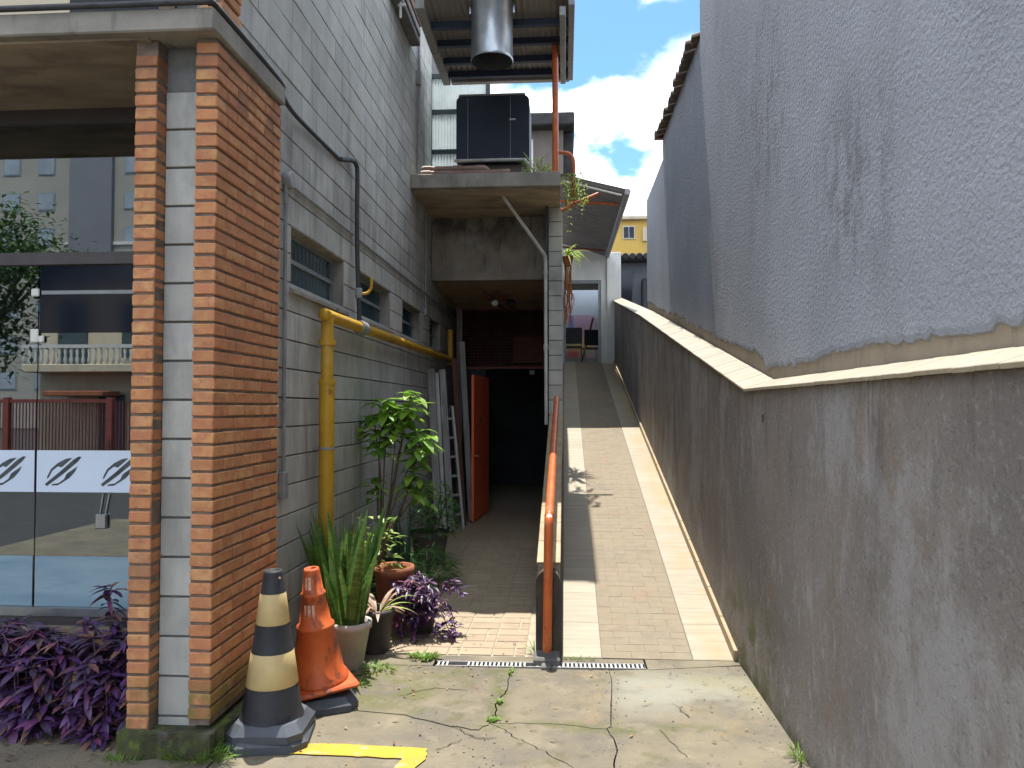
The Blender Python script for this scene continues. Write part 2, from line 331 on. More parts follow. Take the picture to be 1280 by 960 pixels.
M['cool_room'] = mat('pale interior paint', (.44, .48, .52), (.40, .44, .48), scale=2, rough=.9)
M['steel'] = mat('galvanised steel', (.46, .48, .5), (.36, .38, .4), scale=8, rough=.32, metal=.9)
M['grey_pipe'] = mat('grey conduit', (.30, .31, .32), (.22, .22, .23), scale=12, rough=.55, spec=.4)
M['dark_pipe'] = mat('black cable', (.03, .03, .034), (.05, .05, .055), scale=12, rough=.6)
M['white_pipe'] = mat('white plastic pipe', (.55, .55, .52), (.42, .40, .36), scale=6, rough=.45)
M['brown_pipe'] = mat('brown plastic pipe', (.23, .135, .10), (.30, .21, .17), scale=6, rough=.5)
M['yellow_pipe'] = mat('yellow gas pipe paint', (.56, .33, .025), (.48, .27, .02), scale=5, rough=.42, bump=.1, bscale=40, bdist=.003,
    layers=[dict(c=(.20, .11, .03), s=9, d=10, r=.7, lo=.58, hi=.66, a=.7), dict(c=(.62, .44, .14), s=3, d=10, lo=.54, hi=.68, a=.5), dict(c=(.25, .16, .05), s=4, v=(1, 1, .25), d=8, lo=.54, hi=.68, a=.5)])
M['orange_paint'] = mat('orange railing paint', (.56, .135, .035), (.46, .10, .028), scale=6, rough=.38, layers=[dict(c=(.16, .06, .035), s=14, d=10, r=.72, lo=.58, hi=.64, a=.8), dict(c=(.60, .30, .16), s=9, d=10, r=.7, lo=.56, hi=.68, a=.6)])
M['red_door'] = mat('scuffed orange red door paint', (.85, .16, .05), (.76, .13, .04), scale=3, rough=.5, layers=[dict(c=(.16, .03, .02), s=5, v=(1, 1, .6), lo=.60, hi=.72, a=.6)])
M['rust'] = mat('dull red frame paint', (.22, .07, .05), (.15, .05, .04), scale=8, rough=.7)
M['win_metal'] = mat('grey window metal', (.27, .30, .31), (.22, .24, .25), scale=8, rough=.5, metal=.3)
M['teal_frame'] = mat('dark teal steel', (.055, .085, .09), (.04, .06, .066), scale=8, rough=.5)
M['navy_steel'] = mat('dark blue rafter steel', (.03, .045, .08), (.022, .032, .055), scale=6, rough=.6)
M['bronze_frame'] = mat('brown aluminium frame', (.085, .075, .078), (.07, .062, .064), scale=6, rough=.4, metal=.3)
M['win_glass'] = mat('dark ribbed window glass', (.022, .048, .058), (.03, .07, .082), scale=9, rough=.12, spec=.7, stretch=(1, 7, .4))
M['shop_glass'] = glass_mat('shop glass', (.5, .58, .6), .18)
M['black_glass'] = mat('navy glass panel', (.004, .008, .018), (.006, .01, .022), scale=3, rough=.08, spec=.30)
M['film_white'] = mat('pale blue white film', (.60, .68, .80), (.56, .64, .76), scale=2, rough=.35)
M['film_blue'] = mat('frosted blue film', (.19, .285, .35), (.25, .35, .41), scale=2.2, rough=.25, stretch=(.6, 1, 4), layers=[dict(c=(.12, .215, .29), s=2.2, v=(.7, 1, 5), lo=.5, hi=.7, a=.7)])
M['emblem'] = mat('dark emblem print', (.03, .038, .045), (.07, .08, .085), scale=14, rough=.4)
M['white_plastic'] = mat('white plastic fitting', (.72, .71, .66), (.66, .65, .6), scale=9, rough=.4)
M['navy_box'] = mat('dark navy unit casing', (.020, .028, .047), (.026, .034, .055), scale=2.5, rough=.62, spec=.35)
M['cone_black'] = mat('black cone rubber', (.018, .019, .024), (.03, .031, .036), scale=8, rough=.6, spec=.35, layers=[dict(c=(.10, .09, .075), s=10, lo=.6, hi=.74, a=.5)])
M['cone_base'] = mat('faded black cone base', (.045, .052, .064), (.065, .074, .09), scale=6, rough=.55, layers=[dict(c=(.12, .115, .10), s=9, lo=.56, hi=.72, a=.5)])
M['cone_cream'] = mat('cream reflective band', (.58, .45, .22), (.52, .39, .19), scale=10, rough=.5, layers=[dict(c=(.35, .25, .12), s=9, lo=.58, hi=.74, a=.5)])
M['cone_orange'] = mat('sun faded orange plastic', (.56, .12, .03), (.46, .085, .022), scale=6, rough=.5, layers=[dict(c=(.10, .04, .03), s=7, v=(1, 1, .5), d=12, r=.72, lo=.52, hi=.62, a=.8), dict(c=(.68, .28, .12), s=9, lo=.58, hi=.75, a=.5)])
M['sticker'] = mat('worn white sticker', (.64, .60, .52), (.60, .22, .09), scale=26, rough=.6)
M['road_yellow'] = mat('worn yellow road paint', (.46, .295, .022), (.38, .25, .03), scale=6, rough=.8, bump=.4, bscale=60, layers=[dict(c=(.32, .27, .19), s=13, lo=.57, hi=.66, a=.9), dict(c=(.24, .2, .15), s=3, lo=.6, hi=.72, a=.6)])
M['terracotta'] = mat('terracotta pot', (.34, .12, .055), (.26, .09, .045), scale=6, rough=.85, bump=.15, layers=[dict(c=(.16, .08, .05), s=6, lo=.55, hi=.72, a=.6)])
M['pot_white'] = mat('dirty white pot', (.44, .40, .36), (.36, .32, .28), scale=5, rough=.55, layers=[dict(c=(.22, .19, .15), s=6, lo=.54, hi=.72, a=.6)])
M['pot_dark'] = mat('dark plastic pot', (.03, .027, .027), (.05, .045, .042), scale=6, rough=.6)
M['pot_grey'] = mat('grey cement pot', (.18, .175, .17), (.12, .115, .11), scale=6, rough=.9)
M['leaf_shrub'] = mat('light green shrub leaf', (.10, .24, .03), None, rough=.45, spec=.4, trans=.38, rand_cols=[(.14, .30, .035), (.22, .40, .045), (.30, .46, .06), (.16, .33, .07), (.24, .40, .05)])
M['leaf_snake'] = mat('banded snake plant leaf', (.13, .24, .04), (.06, .14, .035), scale=24, rough=.42, spec=.4, trans=.32, stretch=(.4, .4, 2.2), rand=.15, rand_cols=[(.10, .2, .035), (.17, .28, .05), (.08, .18, .045), (.24, .32, .07), (.13, .25, .04), (.20, .26, .08)], layers=[dict(c=(.22, .24, .06), s=8, lo=.60, hi=.72, a=.6)])
M['leaf_fern'] = mat('deep green fern leaf', (.04, .12, .022), None, rough=.5, trans=.3, island=True, rand_cols=[(.05, .15, .03), (.09, .23, .04), (.07, .18, .04), (.13, .27, .05)])
M['leaf_pale'] = mat('variegated pale leaf', (.30, .40, .10), None, rough=.45, trans=.35, island=True, rand_cols=[(.22, .34, .06), (.40, .46, .16), (.14, .26, .04), (.33, .42, .08)])
M['leaf_dark'] = mat('dark spear leaf', (.02, .055, .03), (.03, .075, .035), scale=12, rough=.4, trans=.1)
M['leaf_purple'] = mat('purple leaf', (.07, .028, .10), None, rough=.42, spec=.45, trans=.22, rand_cols=[(.07, .035, .11), (.11, .05, .17), (.14, .055, .18), (.085, .06, .14), (.19, .06, .17), (.06, .035, .075), (.10, .075, .13)])
M['leaf_purple_mass'] = mat('purple leaf mass', (.07, .028, .10), None, rough=.42, spec=.45, trans=.22, island=True, rand_cols=[(.065, .034, .10), (.10, .045, .16), (.13, .05, .17), (.075, .055, .13), (.22, .065, .15), (.22, .12, .07), (.05, .03, .065), (.09, .07, .12)])
M['leaf_pink'] = mat('pink bromeliad leaf', (.38, .12, .09), None, rough=.5, trans=.3, island=True, rand_cols=[(.42, .11, .09), (.50, .25, .14), (.55, .42, .30), (.30, .09, .07), (.40, .30, .12)])
M['leaf_spider'] = mat('lime spider plant leaf', (.28, .42, .06), None, rough=.5, trans=.35, island=True, rand_cols=[(.22, .38, .05), (.36, .48, .08), (.42, .52, .16)])
M['leaf_dry'] = mat('dry orange strands', (.40, .13, .04), None, rough=.8, trans=.1, island=True, rand_cols=[(.36, .09, .03), (.48, .22, .06), (.22, .08, .04)])
M['grass'] = mat('weed grass', (.10, .22, .03), None, rough=.55, trans=.3, island=True, rand_cols=[(.08, .19, .025), (.14, .26, .03), (.19, .28, .05), (.09, .15, .03)])
M['stem'] = mat('grey brown stem', (.16, .11, .075), (.11, .08, .05), scale=20, rough=.85)
M['purple_stem'] = mat('purple stem', (.13, .05, .10), (.09, .05, .06), scale=20, rough=.6)
M['tree_leaf'] = mat('street tree leaf', (.05, .10, .025), None, rough=.55, trans=.25, island=True, rand_cols=[(.035, .08, .02), (.06, .12, .03), (.08, .14, .035)])
M['bark'] = mat('street tree bark', (.12, .09, .065), (.07, .055, .04), scale=14, rough=.95, bump=.6, bscale=40, stretch=(1, 1, .3))
M['wood_grey'] = mat('weathered grey plank', (.34, .33, .31), (.25, .24, .22), scale=7, rough=.85, bump=.2, stretch=(2, 2, .2), layers=[dict(c=(.14, .13, .12), s=9, v=(2, 2, .15), lo=.55, hi=.7, a=.6)])
M['wood_white'] = mat('chalky white plank', (.52, .52, .5), (.42, .42, .4), scale=7, rough=.85, stretch=(2, 2, .2))
M['wood_brown'] = mat('reddish brown plank', (.13, .055, .035), (.09, .04, .028), scale=7, rough=.75, stretch=(2, 2, .2))
M['tile_roof'] = mat('weathered clay roof tile', (.21, .165, .14), (.13, .11, .10), scale=5, rough=.95, rand=.15, layers=[dict(c=(.07, .06, .055), s=6, lo=.5, hi=.7, a=.6)])
M['tile_dark'] = mat('blackened roof tile', (.028, .027, .029), (.05, .048, .05), scale=4, rough=.9, rand=.2)
M['sheet_grey'] = mat('grey corrugated sheet', (.21, .21, .22), (.165, .165, .175), scale=2.5, rough=.6, layers=[dict(c=(.14, .12, .11), s=3, lo=.55, hi=.75, a=.5)])
M['sheet_pale'] = mat('pale canopy sheet', (.34, .31, .28), (.27, .25, .23), scale=1.6, rough=.7, layers=[dict(c=(.19, .15, .13), s=2, lo=.5, hi=.72, a=.6)])
M['polycarb'] = mat('translucent corrugated sheet', (.62, .68, .68), (.5, .55, .55), scale=3, rough=.35, trans=.55)
M['poster'] = mat('faded rainbow canvas', (.50, .42, .40), (.42, .4, .48), scale=2, rough=.6,
    layers=[dict(c=(.10, .14, .42), s=1.5, lo=.05, hi=.2, a=.75, box={'X': (.10, .26, .05), 'Z': (3.75, 4.4, .08)}), dict(c=(.60, .08, .10), s=1.5, lo=.05, hi=.2, a=.8, box={'X': (.05, .42, .08), 'Z': (3.1, 3.4, .10)}),
            dict(c=(.62, .50, .12), s=1.5, lo=.05, hi=.2, a=.75, box={'X': (.0, .85, .08), 'Z': (3.35, 3.72, .10)}), dict(c=(.45, .25, .42), s=1.5, lo=.05, hi=.2, a=.6, box={'X': (.3, .9, .08), 'Z': (3.75, 4.4, .10)})])
M['chair'] = mat('black chair plastic', (.015, .017, .022), (.02, .022, .028), scale=6, rough=.5)
M['red_gate'] = mat('red street gate paint', (.26, .06, .045), (.20, .05, .04), scale=4, rough=.5)
M['shutter'] = mat('grey garage slats', (.23, .25, .27), (.2, .215, .23), scale=3, rough=.6)
M['crack'] = mat('dirt in crack', (.035, .032, .024), (.05, .05, .025), scale=20, rough=1)
M['bulb'] = mat('white lamp glass', (.7, .7, .68), None, rough=.3)
#@@SETTING

# ================================================================== GROUND
SL = 0.2145                                             # slope of the ramp
RY0, RY1 = 5.39, 18.4
def rz(y): return max(0.0, (y - RY0) * SL)
gb = MB(); gb.box(-150, 150, -150, 150, -.4, -.06); ground = struct(gb, 'ground', M['asphalt'])

# driveway of cracked concrete slabs, each slab its own piece on a bed of soil
bed = MB(); bed.box(-7, 1.2, -2.5, 5.40, -.2, -.035)
drive = struct(bed, 'driveway', M['soil'])
def jag(a, b, n, j, seed):
    q = random.Random(seed); out = []
    for i in range(n):
        t = i / n; x = a[0] + (b[0] - a[0]) * t; y = a[1] + (b[1] - a[1]) * t
        if i: x += q.uniform(-j, j); y += q.uniform(-j, j)
        out.append((x, y))
    return out
def line(pts, j=.010, seed=0, n=4):
    out = []
    for i in range(len(pts) - 1): out += jag(pts[i], pts[i + 1], n, j, seed * 31 + i)
    return out + [pts[-1]]
cA = line([(-.36, 5.15), (-.353, 4.99), (-.356, 4.753), (-.389, 4.62), (-.409, 4.52), (-.387, 4.336), (-.416, 4.257)], .012, 1)
cH1 = line([(-.416, 4.257), (-.205, 4.261), (-.03, 4.262), (.143, 4.222), (.224, 4.217)], .008, 2)
cH2 = line([(.224, 4.217), (.346, 4.246), (.501, 4.22), (.691, 4.218), (.898, 4.222), (.999, 4.073), (1.2, 3.97)], .008, 3)
cV1 = line([(.285, 5.15), (.293, 5.022), (.266, 4.566), (.246, 4.25), (.224, 4.217)], .006, 4)
cV2 = line([(.224, 4.217), (.26, 3.958), (.234, 3.767), (.25, 3.2), (.22, 2.4)], .012, 5)
cD = line([(-.416, 4.257), (-.326, 4.179), (-.25, 4.064), (-.176, 4.002), (-.087, 3.898), (.042, 3.754), (.09, 3.2), (.12, 2.4)], .014, 6)
cL = line([(-.416, 4.257), (-.462, 4.16), (-.615, 4.19), (-.9, 4.33), (-1.9, 4.5)], .014, 7)
cS = line([(-1.9, 3.74), (-1.72, 3.72), (-1.70, 2.4)], .004, 8)
rev = lambda l: list(reversed(l))
slabs = [
    [(-3.2, 5.15)] + cA + cL[1:] + [(-3.2, 4.5)],
    [(-.36, 5.15), (.285, 5.15)] + cV1[1:] + rev(cH1)[1:] + rev(cA)[1:-1],
    [(.285, 5.15), (1.2, 5.30)] + rev(cH2) + rev(cV1)[1:-1],
    [(.224, 4.217)] + cH2[1:] + [(1.2, 2.4)] + rev(cV2)[:-1],
    cH1 + cV2[1:] + rev(cD)[:-1],
    rev(cL) + cD[1:] + [(-1.70, 2.4)] + rev(cS)[1:] + [(-1.9, 4.4)],
    cS + [(-7, 2.4), (-7, 4.02), (-1.9, 4.02)],
    [(-7, 2.39), (-1.71, 2.39), (-1.71, -2.4), (-7, -2.4)], [(-1.70, 2.39), (.11, 2.39), (.11, -2.4), (-1.70, -2.4)], [(.12, 2.39), (1.2, 2.39), (1.2, -2.4), (.12, -2.4)],
    [(-3.2, 5.16), (-.885, 5.16), (-.885, 5.37), (-3.2, 5.37)], [(-.885, 5.272), (.535, 5.305), (.535, 5.38), (-.885, 5.38)], [(.54, 5.17), (1.2, 5.31), (1.2, 5.38), (.54, 5.38)],
]
for i, p in enumerate(slabs):
    cx = sum(a[0] for a in p) / len(p); cy = sum(a[1] for a in p) / len(p); g = .0045
    q = []
    for x, y in p:
        d = math.hypot(x - cx, y - cy) or 1; q.append((x - (x - cx) / d * g, y - (y - cy) / d * g))
    m = MB(); m.prism(q, -.05, 0.0 - .0015 * (i % 3)); m.build('concrete_slab', M['drive'], drive)
# minor hairline cracks lie as dirt filled grooves
hc = MB()
for k, pts in enumerate([[(.502, 4.226), (.557, 4.043), (.6, 3.9)], [(-.615, 4.201), (-.545, 4.133), (-.462, 4.049), (-.36, 4.06)], [(-.54, 4.034), (-.657, 3.904)], [(.69, 4.4), (.62, 4.6)], [(-1.0, 4.6), (-.8, 4.75), (-.6, 4.72)]]):
    l = line(pts, .012, 40 + k, 5)
    for a, b in zip(l[:-1], l[1:]):
        d = Vector((b[0] - a[0], b[1] - a[1], 0)); s_ = Vector((-d.y, d.x, 0)).normalized() * rnd.uniform(.0015, .0035)
        A = Vector((*a, .0025)); B = Vector((*b, .0025)); hc.add([A - s_, B - s_, B + s_, A + s_], [(0, 1, 2, 3)])
tag(hc.build('hairline_crack', M['crack'], drive), kind='stuff')

# yellow marking
ym = MB()
ym.prism(line([(-1.70, 3.80), (-1.66, 3.90)], .003, 9, 3) + line([(-1.60, 3.905), (-1.133, 3.93), (-.70, 3.905), (-.685, 3.79)], .005, 10, 8) + [(-.72, 3.70), (-.73, 2.9), (-.83, 2.9), (-.82, 3.70), (-.80, 3.785)] + line([(-.81, 3.79), (-1.09, 3.80), (-1.70, 3.80)], .005, 11, 8)[:-1], .0022, .0045)
tag(ym.build('road_marking', M['road_yellow']), kind='structure')

# drain grate across the foot of the ramp
dg = thing('drain_grate', (-.17, 5.22, 0), 'narrow metal drain grate running across the foot of the ramp', 'drain grate')
tray = MB(); Mg = Matrix.Translation((-.17, 5.215, 0)) @ Matrix.Rotation(.0224, 4, 'Z')
tray.box(-.70, .70, -.05, .05, -.045, -.03, Mg); tray.build('drain_tray', M['pot_dark'], dg)
fr = MB(); fr.box(-.70, .70, -.05, -.038, -.03, .004, Mg); fr.box(-.70, .70, .038, .05, -.03, .004, Mg); fr.build('grate_frame', M['wood_grey'], dg)
gr = MB()
for i in range(48):
    if i in (3, 4, 5, 6, 21, 22): continue
    x = -.69 + i * .029; gr.box(x, x + .013, -.038, .038, -.012, .002, Mg)
tag(gr.build('grate_bar', M['wood_white'], dg), kind='stuff')

# passage floor with interlocking tiles
pb = MB(); pb.box(-2.0, -.03, 5.385, 17.2, -.2, -.004); passage = struct(pb, 'passage_floor', M['grout'])
cells = []
for r in range(46):
    y0 = 5.39 + r * .16; y1 = y0 + .16
    for c in range(7):
        x1 = -.275 - c * .235; x0 = x1 - .235
        if (r + c * 2) % 4 in (0, 1): cells += [(x0, x0 + .155, y0, y1), (x0 + .155, x1, y0, y1)]
        else: cells.append((x0, x1, y0, y1))
cells.sort(key=lambda c: c[2]); tm = {}; stuff = MB()
for i, (x0, x1, y0, y1) in enumerate(cells):
    g = .0065; w, d = round(x1 - x0 - 2 * g, 4), round(y1 - y0 - 2 * g, 4)
    if x0 < -1.95: continue
    if i < 300:
        k = (w, d)
        if k not in tm: m = MB(); m.bbox(-w / 2, w / 2, -d / 2, d / 2, -.010, .003, .002); tm[k] = m.mesh('floor_tile', M['floor_tile'])
        inst('floor_tile', tm[k], passage, T((x0 + x1) / 2, (y0 + y1) / 2, rnd.uniform(-.0008, .0008)))
    else: stuff.box(x0 + g, x1 - g, y0 + g, y1 - g, -.010, .003)
tag(stuff.build('floor_tile', M['floor_tile'], passage), kind='stuff')

# ramp: wedge, two strips of ribbed cream tiles and a worn paver strip between
rb = MB()
rb.add([(x, y, z) for x in (-.06, 1.2) for y, z in ((RY0, -.2), (RY1, -.2), (RY1, rz(RY1) - .004), (RY0, -.004))], [(0, 1, 2, 3), (7, 6, 5, 4), (0, 4, 5, 1), (1, 5, 6, 2), (2, 6, 7, 3), (3, 7, 4, 0)])
ramp = struct(rb, 'ramp', M['paver_joint'])
TH = math.atan(SL); CS = math.cos(TH)
def on_ramp(x, s): return T(x, RY0 + s * CS, s * CS * SL, TH)
def ribbed(w, L):
    m = MB(); n = 4; p = L / n; pr = []
    for k in range(n): e0 = .004 if k == 0 else .001; pr += [(k * p + e0 * .3, -.0015), (k * p + .010, .0022), ((k + 1) * p - .006, .0045), ((k + 1) * p - .001, -.001)]
    vs = [(x, y, z) for y, z in pr for x in (-w / 2, w / 2)]
    return m.add(vs, [(2 * i, 2 * i + 1, 2 * i + 3, 2 * i + 2) for i in range(len(pr) - 1)])
LR = (RY1 - RY0) / CS; LT = .50
for cx, w in ((.117, .262), (1.014, .276)):
    me = ribbed(w, LT - .006).mesh('ramp_tile', M['ramp_tile']); k = 0
    while k * LT < LR - .1:
        inst('ramp_tile', me, ramp, on_ramp(cx, k * LT + .003)); k += 1
pv = []; row = 0; s0 = 0.0
while s0 < LR:
    h = .095; off = .10 if row % 2 else 0.0; x = .252
    xs = [.252] + [v for v in (.252 + off + .205 * k for k in range(0 if off else 1, 4)) if v < .84] + [.870]
    for a, b in zip(xs[:-1], xs[1:]): pv.append((a, b, s0, s0 + h))
    s0 += h; row += 1
pst = MB(); pmesh = {}
for i, (a, b, s_, e) in enumerate(pv):
    if i < 300:
        w = round(b - a, 3)
        if w not in pmesh:
            pmesh[w] = []
            for q in range(3): m = MB(); m.bbox(-w / 2 + .0006, w / 2 - .0006, -.0472, .0472, -.006, .0005, .0012); pmesh[w].append(m.mesh('paver', M['ramp_paver']))
        inst('paver', rnd.choice(pmesh[w]), ramp, on_ramp((a + b) / 2, (s_ + e) / 2) @ T(0, 0, rnd.uniform(-.0015, .0005), rnd.uniform(-.010, .010), rnd.uniform(-.006, .006)))
    else: pst.box(a + .002, b - .002, s_ + .002, e - .002, -.012, .001 + rnd.uniform(-.002, .001), T(0, RY0, 0, TH))
tag(pst.build('paver', mat('worn far paver', (.4, .3, .2), None, rough=.93, bump=.4, bscale=75, island=True, rand_cols=[(.215, .18, .125), (.21, .17, .12), (.22, .186, .13), (.20, .173, .124)], layers=[dict(c=(.25, .14, .095), s=3.2, d=9, lo=.53, hi=.72, a=.5)]), ramp), kind='stuff')
sk = MB(); sk.bbox(1.145, 1.172, .002, .494, -.004, .075, .003); skm = sk.mesh('skirting_tile', M['skirting'])
k = 0
while k * .5 < LR - .1: inst('skirting_tile', skm, ramp, T(0, RY0 + k * .5 * CS, k * .5 * CS * SL, TH)); k += 1

# ================================================================== RIGHT SIDE: parapet and neighbour
pw = thing('parapet_wall', (1.25, 4.97, 0), 'stained brown rendered parapet wall beside the ramp with cream tiled coping', 'wall')
YB, SP = 4.97, .1795                                      # the bend where the top starts to climb
def pz(y): return 1.832 + max(0, y - YB) * .190 - max(0, y - 11.7) * .016
ys = [-2.5, 0, 2, 3.5, YB] + [YB + .8 * k for k in range(1, 17)] + [18.3]
b = MB(); nn = len(ys)
vs = [(x, y, z) for y in ys for x, z in ((1.172, -.3), (1.172, pz(y)), (1.33, pz(y)), (1.33, -.3))]
b.add(vs, [(4 * i + k, 4 * i + (k + 1) % 4, 4 * i + 4 + (k + 1) % 4, 4 * i + 4 + k) for i in range(nn - 1) for k in range(4)] + [(0, 3, 2, 1), tuple(4 * (nn - 1) + k for k in range(4))])
b.build('render_wall', M['parapet'], pw)
hb = MB(); hb.box(1.168, 1.2, 4.64, 4.665, 1.64, 1.685); hb.build('weep_hole', M['pot_dark'], pw)
# coping tiles, tilted towards the ramp
tl = MB(); tl.bbox(-.1, .1, .0025, .1225, -.010, .008, .0025); ctm = tl.mesh('coping_tile', M['coping'])
tiltx = math.atan(.052 / .164)
k = 0; y = YB
while y < 18.2:
    a = math.atan((pz(y + .12) - pz(y)) / .12)
    inst('coping_tile', ctm, pw, T(1.228, y, pz(y) + .037, a) @ T(0, 0, rnd.uniform(-.0015, .0015), 0, -tiltx)); y += .125 * math.cos(a)
y = YB - .126
while y > -2.4:
    inst('coping_tile', ctm, pw, T(1.228, y, pz(y) + .037) @ T(0, 0, rnd.uniform(-.001, .001), 0, -tiltx)); y -= .125

nb = thing('neighbour_building', (3, 5, 0), 'tall neighbouring building with windowless rough grey stucco side wall', 'building')
core = MB()
core.box(1.331, 6, -2.5, 7.47, 0, 8.6); core.build('plaster_wall', M['plaster'], nb)
c2 = MB(); c2.box(1.345, 6, 7.47, 10.44, 0, 5.36); c2.box(1.352, 6, 10.44, 12.55, 0, 5.10); c2.build('rear_plaster_wall', M['plaster'], nb)
def stucco(y0, y1, ztop, x, zb, amp, seed, n):
    """a coat of stucco with a ragged lower edge, proud of the plaster"""
    q = random.Random(seed); m = MB(); cols = []
    for i in range(n + 1):
        y = y0 + (y1 - y0) * i / n
        zz_ = zb(y) + amp * (math.sin(y * 3.1 + seed) * .45 + math.sin(y * 11.7) * .2 + math.sin(y * 29) * .12 + q.uniform(-.45, .45))
        cols.append((y, zz_))
    vs = []
    for y, z in cols: vs += [(x + .014, y, z), (x + .003, y, z + .006), (x, y, z + .03), (x, y, ztop), (x + .014, y, ztop)]
    m.add(vs, [(5 * i + k, 5 * i + k + 1, 5 * i + 6 + k, 5 * i + 5 + k) for i in range(n) for k in range(4)])
    m.add([vs[0], vs[1], vs[2], vs[3], vs[4]], [(0, 1, 2, 3, 4)]); m.add(vs[-5:], [(4, 3, 2, 1, 0)])
    return m
stucco(-2.5, 7.47, 8.6, 1.317, lambda y: (pz(y) + .17 if y > 5.2 else 1.985), .030, 3, 260).build('stucco_coat', M['stucco'], nb)
stucco(7.49, 10.42, 5.36, 1.331, lambda y: pz(y) + .17, .04, 5, 50).build('stucco_coat', M['stucco'], nb)
stucco(10.45, 12.55, 5.10, 1.338, lambda y: pz(y) + .16, .04, 8, 36).build('stucco_coat', M['stucco'], nb)
# clay tiles along the middle section's eave
et = MB(); n = 7
pr = [(math.cos(math.pi * i / n) * .085, math.sin(math.pi * i / n) * .06) for i in range(n + 1)]; pi_ = [(a * .82, c * .8 - .002) for a, c in pr]
vs = [(x, a, c + (x * .28)) for x in (-.14, .42) for a, c in pr] + [(x, a, c + (x * .28)) for x in (-.14, .42) for a, c in pi_]
m8 = n + 1
et.add(vs, [(i, i + 1, m8 + i + 1, m8 + i) for i in range(n)] + [(2 * m8 + i, 3 * m8 + i, 3 * m8 + i + 1, 2 * m8 + i + 1) for i in range(n)] + [(i, 2 * m8 + i, 2 * m8 + i + 1, i + 1) for i in range(n)] + [(0, m8, 3 * m8, 2 * m8), (n, 2 * m8 + n, 3 * m8 + n, m8 + n)])
etm = et.mesh('roof_tile', M['tile_roof'])
for i in range(17):
    inst('roof_tile', etm, nb, T(1.385 + rnd.uniform(-.02, .02), 7.62 + i * .172, 5.40 + rnd.uniform(-.012, .012), 0, 0, rnd.uniform(-.05, .05)))
fb = MB(); fb.box(1.352, 1.75, 7.50, 10.44, 5.362, 5.42); fb.box(1.22, 1.38, 10.38, 10.47, 5.36, 5.46); fb.build('eave_board', M['wood_brown'], nb)
rp = MB(); rp.add([(1.75, 7.47, 5.52), (6, 7.47, 6.6), (6, 10.5, 6.6), (1.75, 10.5, 5.52)], [(0, 1, 2, 3)]); rp.build('roof', M['tile_roof'], nb)

# ================================================================== LEFT: shop building
shop = thing('shop_building', (-4, 4.5, 0), 'two storey grey block shop building with orange brick pier and glass front', 'building')
XW = -1.90
# inner leaf keeps the daylight out, blocks stand in front of it
cb = MB()
cb.box(-2.11, -1.995, 4.62, 12.74, -.1, 2.6); cb.box(-2.11, -1.995, 4.62, 12.74, 3.0, 7.3)
WIN = [(5.205, 6.495), (7.01, 8.26), (8.883, 10.04), (10.704, 11.611)]; edges = [4.62] + [v for w in WIN for v in w] + [12.74]
for i in range(0, len(edges), 2): cb.box(-2.11, -1.995, edges[i], edges[i + 1], 2.6, 3.0)
cb.box(-2.11, -1.995, 4.0, 4.62, 3.72, 7.3); cb.box(-2.11, -1.995, 12.74, 14.0, -.1, 4.4)
cb.build('inner_wall', M['mortar_grey'], shop)
blocks = []
for r in range(36):
    z0 = r * .2; z1 = z0 + .19
    ya = 4.60 if z0 < 3.6 else 4.0; yb = 13.95 if z0 < 4.4 else 10.8
    y = ya - (.2 if r % 2 else 0)
    while y < yb:
        a, b_ = max(y, ya), min(y + .3965, yb); y += .4
        seg = [(a, b_)]
        if 2.55 < z0 < 2.95:
            for w0, w1 in WIN:
                ns = []
                for s0, s1 in seg:
                    if s1 <= w0 or s0 >= w1: ns.append((s0, s1))
                    else:
                        if s0 < w0: ns.append((s0, w0))
                        if s1 > w1: ns.append((w1, s1))
                seg = ns
        for s0, s1 in seg:
            if s1 - s0 > .04: blocks.append((s0, s1, z0, z1))
def shown(bk):                                             # how large a block shows, seen from the mouth of the alley
    y = (bk[0] + bk[1]) / 2; z = (bk[2] + bk[3]) / 2
    if z > 1.73 + y * .525: return 0
    return (bk[1] - bk[0]) / (y * y)
blocks.sort(key=shown, reverse=True); bm = {}; rest = MB()
for i, (a, b_, z0, z1) in enumerate(blocks):
    j = rnd.uniform(-.0015, .0025)
    if i < 300:
        w = round(b_ - a, 3)
        if w not in bm: m = MB(); m.bbox(-.095, 0, -w / 2, w / 2, -.0005, .1905, .003); bm[w] = m.mesh('block', M['block'])
        inst('block', bm[w], shop, T(XW + j, (a + b_) / 2, z0, 0, 0, 0))
    else: rest.box(XW - .095, XW + j, a, b_, z0 - .0005, z1 + .0005)
M['block_far'] = mat('grey concrete block far', (.45, .45, .42), (.38, .382, .36), scale=5, rough=.93, bump=.35, bscale=130, bdist=.004, rand=.12, island=True,
    layers=[dict(c=(.20, .20, .19), s=2.2, v=(1, 3, .3), d=10, r=.68, lo=.50, hi=.68, a=.55), dict(c=(.55, .55, .52), s=1.9, v=(1, 2, .5), d=11, r=.7, lo=.54, hi=.66, a=.4), dict(c=(.36, .35, .31), s=1.6, lo=.55, hi=.75, a=.4), dict(c=(.085, .08, .07), s=2.6, v=(1, 2.2, .5), lo=.40, hi=.7, a=.5, box={'Z': (3.05, 3.62, .15), 'Y': (4.4, 14, .3)})])  # same darker band below slab level as on the near blocks
tag(rest.build('block', M['block_far'], shop), kind='stuff')
